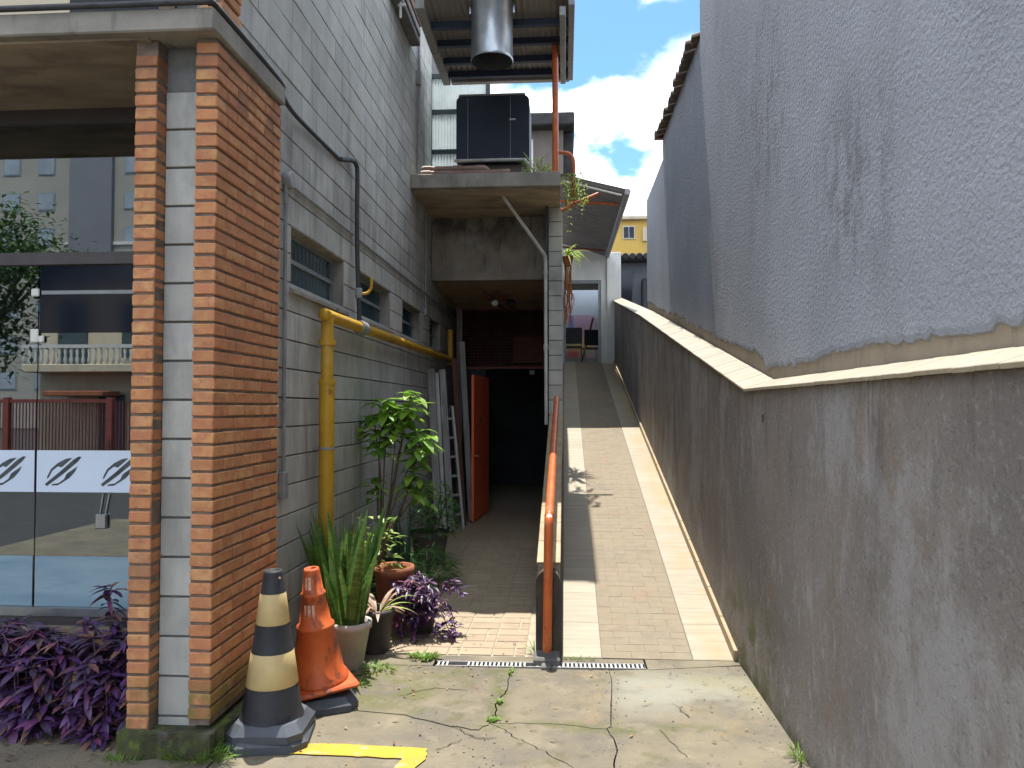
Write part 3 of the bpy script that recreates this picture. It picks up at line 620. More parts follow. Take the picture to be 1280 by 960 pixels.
# four side windows
for w0, w1 in WIN:
    f = MB(); X = XW - .11; z0, z1 = 2.60, 2.99
    for s0, s1 in ((z0, z0 + .03), (z1 - .025, z1), (z0 + .18, z0 + .212)): f.box(X - .02, X + .02, w0 + .0125, w1 - .0125, s0, s1)
    f.box(X - .0185, X + .0185, w0 + .0127, w0 + .038, z0 + .001, z1 - .001); f.box(X - .0185, X + .0185, w1 - .038, w1 - .0127, z0 + .001, z1 - .001)
    fo = f.build('window_frame', M['win_metal'], shop)
    for s0, s1 in ((z0 + .03, z0 + .18), (z0 + .212, z1 - .025)):
        g = MB(); n = 14; ya, yb = w0 + .038, w1 - .038
        vs = []
        for i in range(n * 2 + 1):
            vs += [(X - .004 + (.006 if i % 2 else 0), ya + (yb - ya) * i / (2 * n), s0), (X - .004 + (.006 if i % 2 else 0), ya + (yb - ya) * i / (2 * n), s1)]
        g.add(vs, [(2 * i, 2 * i + 2, 2 * i + 3, 2 * i + 1) for i in range(2 * n)]); g.build('pane', M['win_glass'], fo)
    s = MB(); s.add([(x, y, z) for y in (w0 - .03, w1 + .05) for x, z in ((-1.99, 2.604), (-1.99, 2.52), (-1.862, 2.52), (-1.862, 2.545))], [(0, 1, 2, 3), (7, 6, 5, 4), (0, 3, 7, 4), (3, 2, 6, 7), (2, 1, 5, 6), (1, 0, 4, 5)])
    s.build('window_sill', M['concrete'], shop)
    rv = MB(); rv.box(-2.1, XW - .004, w0 + .002, w0 + .012, 2.606, 2.9995); rv.box(-2.1, XW - .004, w1 - .012, w1 - .002, 2.606, 2.9995); rv.box(-2.1, XW - .004, w0 + .0125, w1 - .0125, 2.9905, 2.998); rv.build('window_reveal', M['concrete'], shop)

# brick pier: two strips of facing brick with a grey block strip between
PX0, PX1, PY0 = -1.862, -1.745, 3.723
pc = MB(); pc.box(PX0 + .004, PX1 - .010, PY0 + .010, 4.594, .16, 3.6); pc.box(-2.176, -2.064, PY0 + .010, 4.05, .12, 3.6); pc.build('mortar_bed', M['mortar_dark'], shop)
def brickmesh(L, W=.115, H=.054):
    out = []
    for q in range(4):
        m = MB(); j = random.Random(int(L * 1000) + q)
        m.bbox(-W / 2, W / 2, -L / 2, L / 2, 0, H, .0035 + .0015 * j.random())
        m.v = [(x + j.uniform(-.0022, .0018), y + j.uniform(-.002, .002), z + j.uniform(-.0018, .0014)) for x, y, z in m.v]
        out.append(m.mesh('brick', M['brick']))
    return out
BR = {L: brickmesh(L) for L in (.24, .244, .1195, .12)}
NC = 50
for r in range(NC):
    z = .19 + r * .068; y = PY0; first = r % 2 == 0
    lens = [.1195, .244, .244, .244] if first else [.244, .244, .244, .12]
    for L in lens:
        inst('brick', rnd.choice(BR[L]), shop, T((PX0 + PX1) / 2 + rnd.uniform(-.002, .002), y + L / 2 + rnd.uniform(-.0015, .0015), z + rnd.uniform(-.0012, .0012), 0, 0, rnd.uniform(-.006, .006))); y += L + .0065
    zl = .135 + r * .068
    inst('brick', rnd.choice(BR[.24]), shop, T(-2.12 + rnd.uniform(-.002, .002), PY0 + .12 + rnd.uniform(-.002, .002), zl, 0, 0, rnd.uniform(-.006, .006)))
# strip of blocks in the recess
g2 = MB(); g2.bbox(-.098, .098, 0, .1, .001, .189, .003); g2m = g2.mesh('recess_block', M['block'])
gm = MB(); gm.box(-2.062, -1.860, 3.825, 4.60, .12, 3.6); gm.build('recess_backing', M['mortar_grey'], shop)
for i in range(18):
    if .17 + i * .2 < 3.5: inst('recess_block', g2m, shop, T(-1.961, 3.81, .17 + i * .2 - .2 + .002))
# mossy plinth under the pier
pl = MB(); q = random.Random(5)
n = 14
top = [(-2.20, 3.765), (-1.80, 3.775), (-1.70, 3.80), (-1.695, 4.6), (-2.20, 4.6)]
pl.prism(line([(-2.21, 3.70), (-1.98, 3.695), (-1.74, 3.71)], .012, 21, 6) + line([(-1.74, 3.71), (-1.70, 3.9), (-1.695, 4.7)], .010, 22, 6)[1:] + [(-2.2, 4.7)], -.02, .125)
plo = pl.build('plinth', M['moss'], shop)
# slab over the pier and shop front, facade above it
sb = MB(); sb.bbox(-7, -1.728, 3.640, 4.62, 3.602, 3.715, .008); sb.build('canopy_slab', M['concrete'], shop)
sf = MB(); sf.box(-7, -2.10, 3.70, 4.75, 3.59, 3.6015); sf.build('slab_soffit', M['soffit'], shop)
uf = MB(); uf.box(-7, -2.12, 3.83, 4.0, 3.715, 7.3); uf.build('upper_facade', M['cream_wall'], shop)
ud = MB(); ud.box(-2.6, -2.118, 3.822, 3.83, 3.75, 5.2); ud.build('upper_dark_sheet', M['dark_room'], shop)  # thin dark sheet laid on the cream facade
UB = BR[.24]
ub = MB(); ub.box(-1.872, -1.77, 3.80, 4.01, 3.716, 6.2); ub.build('upper_mortar_bed', M['mortar_dark'], shop)
for r in range(12):
    inst('brick', rnd.choice(UB), shop, T(-1.818 + rnd.uniform(-.002, .002), 3.90 + (.02 if r % 2 else 0), 3.722 + r * .068))
rr = MB(); rr.box(-7, -2.0, 4.0, 12.7, 7.3, 7.42); rr.build('roof', M['concrete'], shop)
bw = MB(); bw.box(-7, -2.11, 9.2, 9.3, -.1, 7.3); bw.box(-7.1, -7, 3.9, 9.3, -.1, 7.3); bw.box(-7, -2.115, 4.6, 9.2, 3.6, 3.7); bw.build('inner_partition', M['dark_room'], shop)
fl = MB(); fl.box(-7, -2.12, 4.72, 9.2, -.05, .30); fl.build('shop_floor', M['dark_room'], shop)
# shop front glazing
GY = 4.57
sw = MB(); sw.box(-7, -2.18, GY - .05, GY + .10, -.05, .40); sw.build('stall_riser', M['plaster'], shop)
fr = MB(); fr.box(-7, -2.18, GY - .035, GY + .035, 2.615, 2.69); fr.box(-7, -2.18, GY - .03, GY + .03, 3.50, 3.60); fr.box(-7, -2.18, GY - .04, GY + .04, .401, .455)
fro = fr.build('shopfront_frame', M['bronze_frame'], shop)
al = MB(); al.box(-7, -2.18, GY - .046, GY + .02, .456, .505); al.build('bottom_rail', M['steel'], fro)
for x0, x1, z0, z1 in ((-7, -2.18, 2.69, 3.50), (-3.268, -2.18, .505, 2.615), (-4.6, -3.276, .505, 2.615), (-7, -4.608, .505, 2.615)):
    g = MB(); g.box(x0, x1, GY - .004, GY + .004, z0, z1); g.build('glass_pane', M['shop_glass'], fro)
d = MB(); d.box(-3.262, -2.18, GY - .0085, GY - .0055, 2.192, 2.61); d.build('navy_panel', M['black_glass'], fro)
d = MB(); d.box(-3.25, -2.18, GY - .013, GY - .0095, 2.432, 2.455); d.build('panel_strip', M['win_metal'], fro)
for x0, x1 in ((-3.264, -2.18), (-4.6, -3.28), (-7, -4.612)):
    d = MB(); d.box(x0, x1, GY - .0075, GY - .0048, 1.206, 1.463); bo = d.build('film_band', M['film_white'], fro)
    d = MB(); d.box(x0, x1, GY - .0075, GY - .0048, .507, .813); d.build('blue_film', M['film_blue'], fro)
    if x0 < -4.6: continue
    ex = [-3.092, -2.732] if x0 > -3.3 else [-3.452, -3.81, -4.17, -4.53]
    for cx in ex:
        polys = [[(430, 490), (450, 512), (600, 405), (760, 275), (800, 225), (770, 222), (720, 250), (580, 370)],
                 [(455, 445), (452, 420), (490, 345), (560, 285), (640, 245), (708, 235), (600, 328), (560, 318), (505, 360), (470, 425)],
                 [(495, 505), (505, 490), (570, 480), (625, 440), (650, 390), (762, 315), (735, 370), (680, 430), (610, 475), (560, 503)]]
        e = MB(); s_ = .000635
        for p in polys:
            pts = [(cx + (x - 615) * s_, (365 - y) * s_ + 1.335) for x, y in p]
            lim = x1 - .003
            pts = [(min(a, lim), c) for a, c in pts]
            e.add([(a, GY - .0082, c) for a, c in pts], [tuple(range(len(pts)))])
        e.build('emblem', M['emblem'], bo)
for z, h in ((2.444, .05), (2.174, .085)):
    h_ = MB(); h_.bbox(-3.315, -3.262, GY - .022, GY - .009, z - h / 2, z + h / 2, .006)
    if h > .06: h_.bbox(-3.262, -3.225, GY - .022, GY - .009, z - h / 2, z, .006)
    h_.build('glass_clamp', M['white_plastic'], fro)
lk = MB(); lk.bbox(-2.87, -2.80, GY - .03, GY - .005, .985, 1.075, .006); lo = lk.build('door_lock', M['steel'], fro)
kp = MB(); kp.tube([(-2.85, GY - .012, 1.07), (-2.83, GY - .012, 1.20)], .004, 6); kp.tube([(-2.815, GY - .012, 1.07), (-2.79, GY - .012, 1.20)], .004, 6); kp.build('lock_bar', M['steel'], lo)
# planter below the shop window
pt = thing('planter_box', (-3.4, 4.2, 0), 'low concrete planter trough below the shop window', 'planter')
p = MB(); p.bbox(-5.5, -2.215, 4.045, 4.12, -.02, .29, .008); p.box(-5.5, -5.42, 4.12, 4.51, -.02, .288); p.build('trough_wall', mat('mossy dark trough concrete', (.075, .07, .055), (.05, .052, .035), scale=6, rough=.95, bump=.5, layers=[dict(c=(.16, .145, .12), s=5, lo=.56, hi=.72, a=.6)]), pt)
p = MB(); p.box(-5.42, -2.215, 4.12, 4.515, -.02, .25); p.build('planter_soil', M['soil'], pt)

#@@MID
# ================================================================== PLATFORM OVER THE PASSAGE
pf = thing('concrete_platform', (-1, 10, 0), 'stained concrete platform slab bridging the passage on a block column', 'platform')
m = MB(); m.bbox(-1.895, -.050, 9.32, 13.2, 4.435, 4.610, .010); m.build('platform_slab', M['concrete'], pf)
m = MB(); m.box(-1.89, -.06, 9.42, 10.79, 4.425, 4.4352); m.build('slab_underside', M['soffit'], pf)
m = MB(); m.bbox(-1.893, -.215, 10.80, 10.98, 3.53, 4.4345, .008); m.build('beam', mat('streaked beam concrete', (.30, .265, .22), (.20, .175, .15), scale=2.4, detail=12, rough=.93, bump=.4, bscale=40, layers=[dict(c=(.055, .05, .047), s=1.8, v=(1, 1, .8), d=12, r=.7, lo=.45, hi=.6, a=.8, box={'Z': (4.1, 4.6, .2)}), dict(c=(.36, .35, .33), s=2.4, d=12, r=.7, lo=.50, hi=.62, a=.7, box={'X': (-1.7, -1.0, .2), 'Z': (3.6, 4.15, .15)}), dict(c=(.08, .07, .06), s=3, v=(2.5, 1, .4), d=12, r=.7, lo=.54, hi=.66, a=.7), dict(c=(.36, .22, .11), s=2, d=10, lo=.54, hi=.68, a=.45)]), pf)
m = MB(); m.add([(x, y, z) for x in (-1.892, -.214) for y, z in ((10.98, 3.56), (12.74, 3.37), (12.74, 3.62), (10.98, 3.80))], [(0, 1, 2, 3), (7, 6, 5, 4), (0, 4, 5, 1), (1, 5, 6, 2), (2, 6, 7, 3), (3, 7, 4, 0)]); m.build('stair_soffit', mat('bounce lit formwork soffit', (.45, .32, .20), (.33, .24, .16), scale=3, rough=.9, stretch=(1, 3, 1), bump=.3, layers=[dict(c=(.13, .10, .08), s=2.5, v=(1, 2, 1), d=10, lo=.52, hi=.68, a=.6)]), pf)  # paler, warmer colour paints in the bounce from the passage floor
m = MB(); m.box(-.205, -.040, 10.31, 18.2, -.1, 4.432); m.build('column_core', M['mortar_grey'], pf)
cm = MB(); cm.bbox(-.0915, .0915, 0, .39, .001, .190, .004); ce = cm.mesh('block', M['block'])
ch = MB(); ch.bbox(-.0915, .0915, 0, .19, .001, .190, .004); chm = ch.mesh('block', M['block'])
for r in range(22):
    z = .03 + r * .2; y = 10.30
    if r % 2: inst('block', chm, pf, T(-.1225 + rnd.uniform(-.001, .001), y, z)); y += .2
    while y < 12.4: inst('block', ce, pf, T(-.1225 + rnd.uniform(-.001, .001), y, z)); y += .4
m = MB(); m.box(-.245, -.2185, 10.22, 10.29, 3.3, 4.43); m.build('dark_edge_strip', M['navy_steel'], pf)  # dark strip down the left edge of the block column

# low wall between passage and ramp, parallel to the ramp
lw = thing('ramp_side_wall', (-.11, 7.8, 0), 'low beige wall between tiled passage and ramp, its near end blackened', 'wall')
def lz(y): return .60 + max(0, y - 5.47) * SL
a0, a1 = 5.52, 10.29
m = MB(); m.add([(x, y, z) for x in (-.195, -.040) for y, z in ((a0, -.1), (a1, -.1), (a1, lz(a1)), (a0, lz(a0)))], [(0, 1, 2, 3), (7, 6, 5, 4), (0, 4, 5, 1), (1, 5, 6, 2), (2, 6, 7, 3), (3, 7, 4, 0)])
m.build('wall_core', M['plaster'], lw)
cp = MB(); cp.bbox(-.085, .085, .002, .396, 0, .014, .003); cpm = cp.mesh('cap_tile', M['skirting'])
for k in range(12): inst('cap_tile', cpm, lw, T(-.1175, a0 + k * .4 * CS, lz(a0 + k * .4 * CS) + .002, TH))
em = MB(); n = 9
prof = [(-.205, -.05), (-.205, .50)] + [(-.1175 - .0875 * math.cos(math.pi * i / n), .50 + .095 * math.sin(math.pi * i / n)) for i in range(1, n)] + [(-.030, .50), (-.030, -.05)]
em.prism(prof, -5.515, -5.40, Matrix.Rotation(R(90), 4, 'X'))
em.build('blackened_end', mat('soot black render', (.04, .034, .03), (.075, .06, .045), scale=7, rough=.95, bump=.5, bscale=50, layers=[dict(c=(.14, .11, .08), s=9, lo=.60, hi=.74, a=.6)]), lw)
m = MB(); m.bbox(-.215, -.035, 5.20, 5.40, -.02, .045, .012); m.bbox(-.16, -.095, 5.12, 5.205, -.02, .022, .008); m.build('cement_foot', M['pot_grey'], lw)

# orange handrail
hr = thing('handrail', (-.12, 5.4, 0), 'orange tube handrail climbing along the low wall beside the ramp', 'handrail')
pts = bez([(-.126, 5.37, .03), (-.120, 5.37, .45), (-.114, 5.372, .84), (-.112, 5.41, .95), (-.110, 5.52, .995), (-.108, 6.4, 1.185), (-.104, 8.2, 1.565), (-.101, 9.5, 1.845)], 6)
m = MB(); m.tube(pts, .033, 14); m.build('rail', M['orange_paint'], hr)
for y in (7.4, 9.3):
    m = MB(); zt = 1.185 + (y - 6.4) * .211; m.tube([(-.105, y, lz(y)), (-.105, y, zt)], .013, 8); m.build('post', M['orange_paint'], hr)

# white downpipe on the column and across under the slab
dp = MB(); dp.tube(bez([(-.758, 9.72, 4.42), (-.745, 9.73, 4.37), (-.30, 10.14, 3.80), (-.258, 10.19, 3.70), (-.252, 10.2, 3.55), (-.250, 10.2, 2.6), (-.246, 10.2, 1.5)], 5), .024, 10)
dp.lathe([(.032, 0), (.032, .06)], 10, T(-.2525, 10.2, 3.5)); dp.lathe([(.032, 0), (.032, .06)], 10, T(-.25, 10.2, 2.5))
single(dp, 'downpipe', M['white_pipe'], 'white plastic downpipe bending from the slab underside down the block column', 'pipe')

# upper mass behind the mesh screen and interior of the passage
ps = thing('passage_interior', (-1, 14, 0), 'unlit passage room behind the orange red door', 'room')
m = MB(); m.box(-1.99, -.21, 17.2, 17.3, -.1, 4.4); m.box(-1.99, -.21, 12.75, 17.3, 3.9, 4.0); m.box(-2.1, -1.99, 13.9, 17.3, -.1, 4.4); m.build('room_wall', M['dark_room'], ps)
m = MB(); m.box(-.95, -.32, 14.0, 14.5, 2.55, 3.02); m.build('storage_shelf', M['wood_brown'], ps)
m = MB(); m.tube([(-.62, 14.6, 2.35), (-.62, 14.6, 2.43)], .05, 10); m.build('lamp', M['bulb'], ps)  # white stub paints in a light glint inside the passage
ub_ = thing('upper_rear_block', (-1, 14, 4.6), 'grey upper floor block behind the platform', 'building')
m = MB(); m.box(-2.0, -.21, 12.9, 18.0, 4.612, 5.2); m.build('wall', M['brown_wall'], ub_)

# mesh screen and door
sc = thing('mesh_screen', (-1, 12.7, 2.3), 'dark wire mesh screen in a red frame above the passage door', 'screen')
m = MB(); YM = 12.70
m.box(-1.72, -.30, YM - .02, YM + .02, 2.365, 2.40); m.box(-1.72, -.30, YM - .02, YM + .02, 3.345, 3.372); m.build('screen_frame', M['rust'], sc)
m = MB()
for i in range(29): x = -1.70 + i * .05; m.box(x, x + .005, YM - .003, YM + .002, 2.40, 3.345)
for i in range(19): z = 2.42 + i * .05; m.box(-1.72, -.30, YM - .0035, YM + .0025, z, z + .005)
tag(m.build('wire_mesh', M['rust'], sc), kind='stuff')
m = MB(); m.tube([(-1.735, 12.72, -.01), (-1.735, 12.72, 3.37)], .03, 8); m.build('side_post', M['wood_grey'], sc)
m = MB(); m.box(-1.70, -1.31, YM + .0, YM + .04, 0, 2.364); m.build('side_panel', M['dark_room'], sc)
dr = thing('passage_door', (-1.27, 12.68, 0), 'scuffed orange red metal door standing open into the passage', 'door')
Dm = T(-1.272, 12.66, 0, 0, 0, math.atan2(-1.27, -.10) )
m = MB(); m.bbox(0, 1.26, -.02, .02, .03, 2.215, .006, Dm); lf = m.build('door_leaf', M['red_door'], dr)
for u, z, h in ((.14, 1.52, .06), (.16, 1.46, .05), (.6, .95, .03), (.64, 1.55, .045), (.70, 1.5, .07), (.78, 1.53, .035), (.85, 1.45, .03), (.62, .6, .03)):
    m = MB(); m.box(u, u + .03, -.0225, -.0205, z, z + h, Dm); m.box(u, u + .03, .0205, .0225, z, z + h, Dm); m.build('scuff_mark', M['crack'], lf)
m = MB(); m.tube([Dm @ Vector((1.18, .03, 1.0)), Dm @ Vector((1.18, .07, 1.0)), Dm @ Vector((1.08, .07, 1.0))], .009, 6); m.build('handle', M['steel'], lf)

# spotlights under the stair soffit
for k, (x0, x1) in enumerate(((-1.235, -.95), (-1.035, -.83))):
    st = thing('spotlight', (x0, 11.6, 3.5), ('red arm spotlight with white head under the stair soffit, left of the pair', 'red arm spotlight with black head under the stair soffit, right of the pair')[k], 'lamp', 'spotlights under the stair soffit')
    m = MB(); m.tube([(x0, 11.55, 3.52), (x0 + .05, 11.6, 3.42), (x1, 12.5, 3.30)], .025, 8); m.build('arm', M['rust'], st)
    m = MB(); m.lathe([(.018, 0), (.05, .05), (.055, .10), (.02, .13)], 12, T(x0 + (.16 if k == 0 else .22), 11.75, 3.30, R(70), R(20))); m.build('lamp_head', M['bulb' if k == 0 else 'chair'], st)

# boards and ladder leaning by the passage door
for k, (x, y, w, tx, zt, mt, lab) in enumerate(((-1.70, 10.35, .10, -1.86, 2.25, 'wood_grey', 'wide grey weathered plank leaning on block wall nearest the potted fern'),
        (-1.64, 10.5, .05, -1.80, 2.2, 'wood_white', 'narrow chalky white plank leaning between two grey planks'),
        (-1.57, 10.62, .09, -1.74, 2.25, 'wood_grey', 'grey plank leaning beside the old ladder'),
        (-1.47, 11.2, .07, -1.66, 2.45, 'wood_brown', 'reddish brown plank leaning beside the orange red door'),
        (-1.43, 11.75, .09, -1.62, 2.75, 'wood_grey', 'tall grey plank leaning behind the reddish brown plank'))):
    m = MB(); m.bbox(-w / 2, w / 2, -.015, .015, 0, zt + .03, .004, T(x, y, 0.004, R(-6), math.atan((tx - x) / zt)))
    single(m, 'plank', M[mt], lab, 'plank', 'boards leaning by the passage door')
ld = thing('wooden_ladder', (-1.5, 10.85, 0), 'short weathered ladder leaning between the grey planks and the brown plank', 'ladder')
LM = T(-1.50, 10.78, .004, R(-5), R(-3.5), R(35))
for s_ in (-.085, .085): m = MB(); m.bbox(s_ - .016, s_ + .016, -.02, .02, 0, 1.75, .004, LM); m.build('rail', M['wood_white'], ld)
for i in range(6): m = MB(); m.bbox(-.069, .069, -.014, .014, .2 + i * .27, .235 + i * .27, .004, LM); m.build('rung', M['wood_grey'], ld)

# ------------------------------------------------------------------ things on the platform
ac = thing('air_conditioner', (-.94, 10.2, 4.61), 'dark navy boxy air conditioning unit standing on the platform', 'air conditioner')
m = MB(); x0, x1, z0, z1, r = -1.415, -.455, 4.93, 5.81, .07
prof = []
for cx, cz, a in ((x1 - r, z1 - r, 0), (x0 + r, z1 - r, 90), (x0 + .02, z0 + .02, 180), (x1 - .02, z0 + .02, 270)):
    rr_ = r if a < 180 else .02
    for i in range(6): t = R(a + i * 18); prof.append((cx + rr_ * math.cos(t), cz + rr_ * math.sin(t)))
m.prism(prof, -10.55, -9.92, Matrix.Rotation(R(90), 4, 'X')); body = m.build('casing', M['navy_box'], ac)
m = MB(); pr2 = [(x0 + .03, z1 + .001), (x1 - .05, z1 + .001), (x1 - .06, z1 + .022), (x0 + .05, z1 + .022)]; m.prism(pr2, -10.55, -9.90, Matrix.Rotation(R(90), 4, 'X')); m.build('lid', M['wood_grey'], ac)
for x in (x0 + .15, x1 - .25): m = MB(); m.box(x, x + .006, 9.912, 9.919, z0 + .02, z1 - .02); m.build('panel_seam', M['grey_pipe'], body)
m = MB(); m.box(x1 - .26, x1 - .18, 9.905, 9.919, 5.48, 5.50); m.build('badge', M['steel'], body)
m = MB(); m.tube(bez([(-1.43, 9.86, 4.94), (-.60, 9.86, 4.94), (-.50, 9.86, 4.92), (-.46, 9.86, 4.82), (-.46, 9.86, 4.61)], 4), .022, 8); m.build('support_frame', M['white_pipe'], ac)
m = MB(); m.bbox(-1.35, -.55, 10.0, 10.5, 4.61, 4.928, .01); m.build('plinth', M['brown_wall'], ac)
for k, (z, xe, lab) in enumerate(((4.745, -1.02, 'upper brown plastic pipe lying on the platform edge'), (4.665, -.75, 'lower brown plastic pipe with an elbow lying on the platform edge'))):
    m = MB(); y = 9.50 + .07 * (1 - k)
    m.tube(bez([(-1.80, y, z), (xe - .12, y, z), (xe, y, z + .005), (xe + .06, y + .03, z + .02 if k else z - .03)], 4), .036, 10)
    for xx in ((-1.78, -1.4, xe - .1) if k == 0 else (-1.78, xe - .1)): m.lathe([(.045, 0), (.045, .10)], 10, T(xx, y, z, 0, R(90)))
    single(m, 'plastic_pipe', M['brown_pipe'], lab, 'pipe', 'plastic pipes on the platform edge')

cn = thing('canopy', (-.8, 9.4, 6.2), 'flat canopy of pale sheets on dark blue rafters over the platform', 'canopy')
m = MB(); n = 44; X0, X1 = -1.57, .05
vs = []
for i in range(n + 1):
    x = X0 + (X1 - X0) * i / n; z = 6.30 + (.012 if i % 2 else -.012)
    vs += [(x, 8.40, z + .05), (x, 10.45, z), (x, 10.45, z + .004), (x, 8.40, z + .054)]
m.add(vs, [(4 * i + k, 4 * i + (k + 1) % 4, 4 * i + 4 + (k + 1) % 4, 4 * i + 4 + k) for i in range(n) for k in range(4)]); m.build('roof_sheet', M['sheet_pale'], cn)
for y in (8.905, 9.36, 9.84, 10.26): m = MB(); m.bbox(X0 + .001, X1 - .001, y - .035, y + .035, 6.205, 6.287, .004); m.build('rafter', M['navy_steel'], cn)
m = MB(); m.bbox(X0 - .10, X0, 8.38, 10.45, 6.19, 6.34, .005); m.build('edge_board', M['wood_grey'], cn)
m = MB(); m.bbox(X1, X1 + .07, 8.38, 10.36, 6.17, 6.36, .006); m.bbox(X1 - .10, X1 - .03, 8.46, 10.30, 6.10, 6.2045, .006); m.build('gutter', M['grey_pipe'], cn)
m = MB(); m.bbox(X0 + .02, X1 + .02, 10.36, 10.45, 6.19, 6.27, .006); m.build('rear_beam', M['sheet_pale'], cn)
po = MB(); po.tube([(-.11, 9.42, 4.61), (-.11, 9.42, 6.21)], .038, 12); po.box(-.17, -.05, 9.36, 9.48, 4.611, 4.622)
single(po, 'canopy_post', M['orange_paint'], 'orange red round post carrying the canopy at the platform corner', 'post')
m = MB(); DX, DY, DZ = -.818, 8.60, 5.66; MT = T(DX, DY, DZ)
m.lathe([(.236, 0), (.243, .012), (.238, .03), (.238, .62), (.252, .63), (.252, .66), (.238, .67), (.238, .78)], 36, MT, cap=False)
m.lathe([(.228, .004), (.228, .78)], 36, MT, cap=False)
fl_ = thing('exhaust_duct', (DX, DY, DZ), 'shiny round steel exhaust duct hanging open in front of the canopy', 'duct')
m.build('duct_pipe', M['steel'], fl_)
m = MB(); m.lathe([(.227, 0), (.227, .01)], 32, T(DX, DY, DZ + .5)); m.build('duct_dark_disc', M['dark_room'], fl_)  # dark disc puts the shade inside the open duct into colour
for sx in (-.262, .238): m = MB(); m.bbox(DX + sx, DX + sx + .024, DY - .02, DY + .02, DZ + .55, DZ + .70, .004); m.build('bracket', M['steel'], fl_)

en = thing('glazed_enclosure', (-1.5, 10.85, 4.61), 'dark teal framed enclosure of translucent corrugated sheets behind the platform unit', 'enclosure')
m = MB(); Y = 10.86
for x in (-1.93, -1.09): m.box(x - .03, x + .03, Y - .03, Y + .03, 4.61, 6.56)
for z in (6.50, 5.98, 5.40, 4.66): m.box(-1.90, -1.12, Y - .025, Y + .025, z - .03, z + .03)
m.build('enclosure_frame', M['teal_frame'], en)
for z0, z1 in ((6.01, 6.47), (5.43, 5.95), (4.69, 5.37)):
    m = MB(); n = 36; vs = []
    for i in range(n + 1):
        x = -1.90 + .78 * i / n; y = Y + (.010 if i % 2 else -.010); vs += [(x, y, z0), (x, y, z1)]
    m.add(vs, [(2 * i, 2 * i + 2, 2 * i + 3, 2 * i + 1) for i in range(n)]); m.build('translucent_sheet', M['polycarb'], en)
m = MB(); m.tube([(-1.87, 9.7, 4.7), (-1.87, 9.7, 6.9)], .02, 8); m.box(-1.90, -1.84, 9.64, 9.72, 5.88, 6.05)
single(m, 'conduit', M['grey_pipe'], 'grey vertical conduit with a switch box on upper block wall by the enclosure', 'conduit')
sv = thing('slatted_awning', (-1.86, 8.7, 6.2), 'dark wooden slatted awning on the upper block wall under the canopy', 'awning')
for i in range(7): m = MB(); m.bbox(-1.895, -1.78 + .010 * i, 8.10, 9.30 - .02 * i, 6.20 + i * .11, 6.285 + i * .11, .006); m.build('slat', M['wood_brown' if i % 3 == 2 else 'pot_grey'], sv)
wb = MB(); wb.tube([(-1.80, 8.25, 6.02), (-1.80, 8.25, 6.9)], .014, 8)
for z in (6.15, 6.35, 6.55): wb.bbox(-1.83, -1.74, 8.235, 8.265, z, z + .03, .004)
single(wb, 'insulator_bracket', M['white_pipe'], 'white insulator bracket on the upper block wall by the slatted awning', 'bracket')

# stair rail on the platform edge, hook brace
rl = thing('platform_rail', (.0, 9.9, 4.3), 'bent orange red tube rail hooked over the platform edge behind the post', 'railing')
m = MB(); m.tube(bez([(-.09, 9.86, 5.02), (.03, 9.86, 5.01), (.09, 9.86, 4.97), (.12, 9.86, 4.86), (.115, 9.88, 4.40)], 5), .024, 10); m.build('rail', M['orange_paint'], rl)
m = MB(); m.tube([(-.04, 9.90, 4.27), (.12, 9.9, 4.36), (.44, 9.95, 4.50)], .022, 8); m.build('brace', M['orange_paint'], rl)

# corrugated awning over the top of the ramp
aw = thing('corrugated_awning', (.5, 15, 5.5), 'dark corrugated sheet awning sheltering the top of the ramp', 'awning')
A = [Vector((-.20, 13.25, 5.78)), Vector((1.065, 13.2, 5.445)), Vector((.99, 18.3, 5.33)), Vector((-.20, 18.3, 5.70))]
m = MB(); n = 120; vs = []
for i in range(n + 1):
    t = i / n; p = A[0].lerp(A[3], t); q = A[1].lerp(A[2], t); dz = Vector((0, 0, (.026, .026, -.026, -.026)[i % 4])); th = Vector((0, 0, .005))
    vs += [p + dz, q + dz, q + dz + th, p + dz + th]
m.add(vs, [(4 * i + k, 4 * i + (k + 1) % 4, 4 * i + 4 + (k + 1) % 4, 4 * i + 4 + k) for i in range(n) for k in range(4)]); m.build('corrugated_sheet', M['sheet_grey'], aw)
m = MB(); m.tube([A[1] + Vector((.02, -.02, -.02)), A[2] + Vector((.02, 0, -.02))], .055, 10); m.build('gutter', M['grey_pipe'], aw)
m = MB(); m.tube([A[0] + Vector((.15, .06, -.10)), A[1] + Vector((-.08, .06, -.06))], .020, 8); m.build('edge_pipe', M['white_pipe'], aw)
for t in (.12, .85): m = MB(); m.tube([A[0].lerp(A[3], t) + Vector((0, 0, -.30)), A[1].lerp(A[2], t) + Vector((-.10, 0, -.05))], .024, 8); m.build('strut', M['orange_paint' if t < .5 else 'rust'], aw)

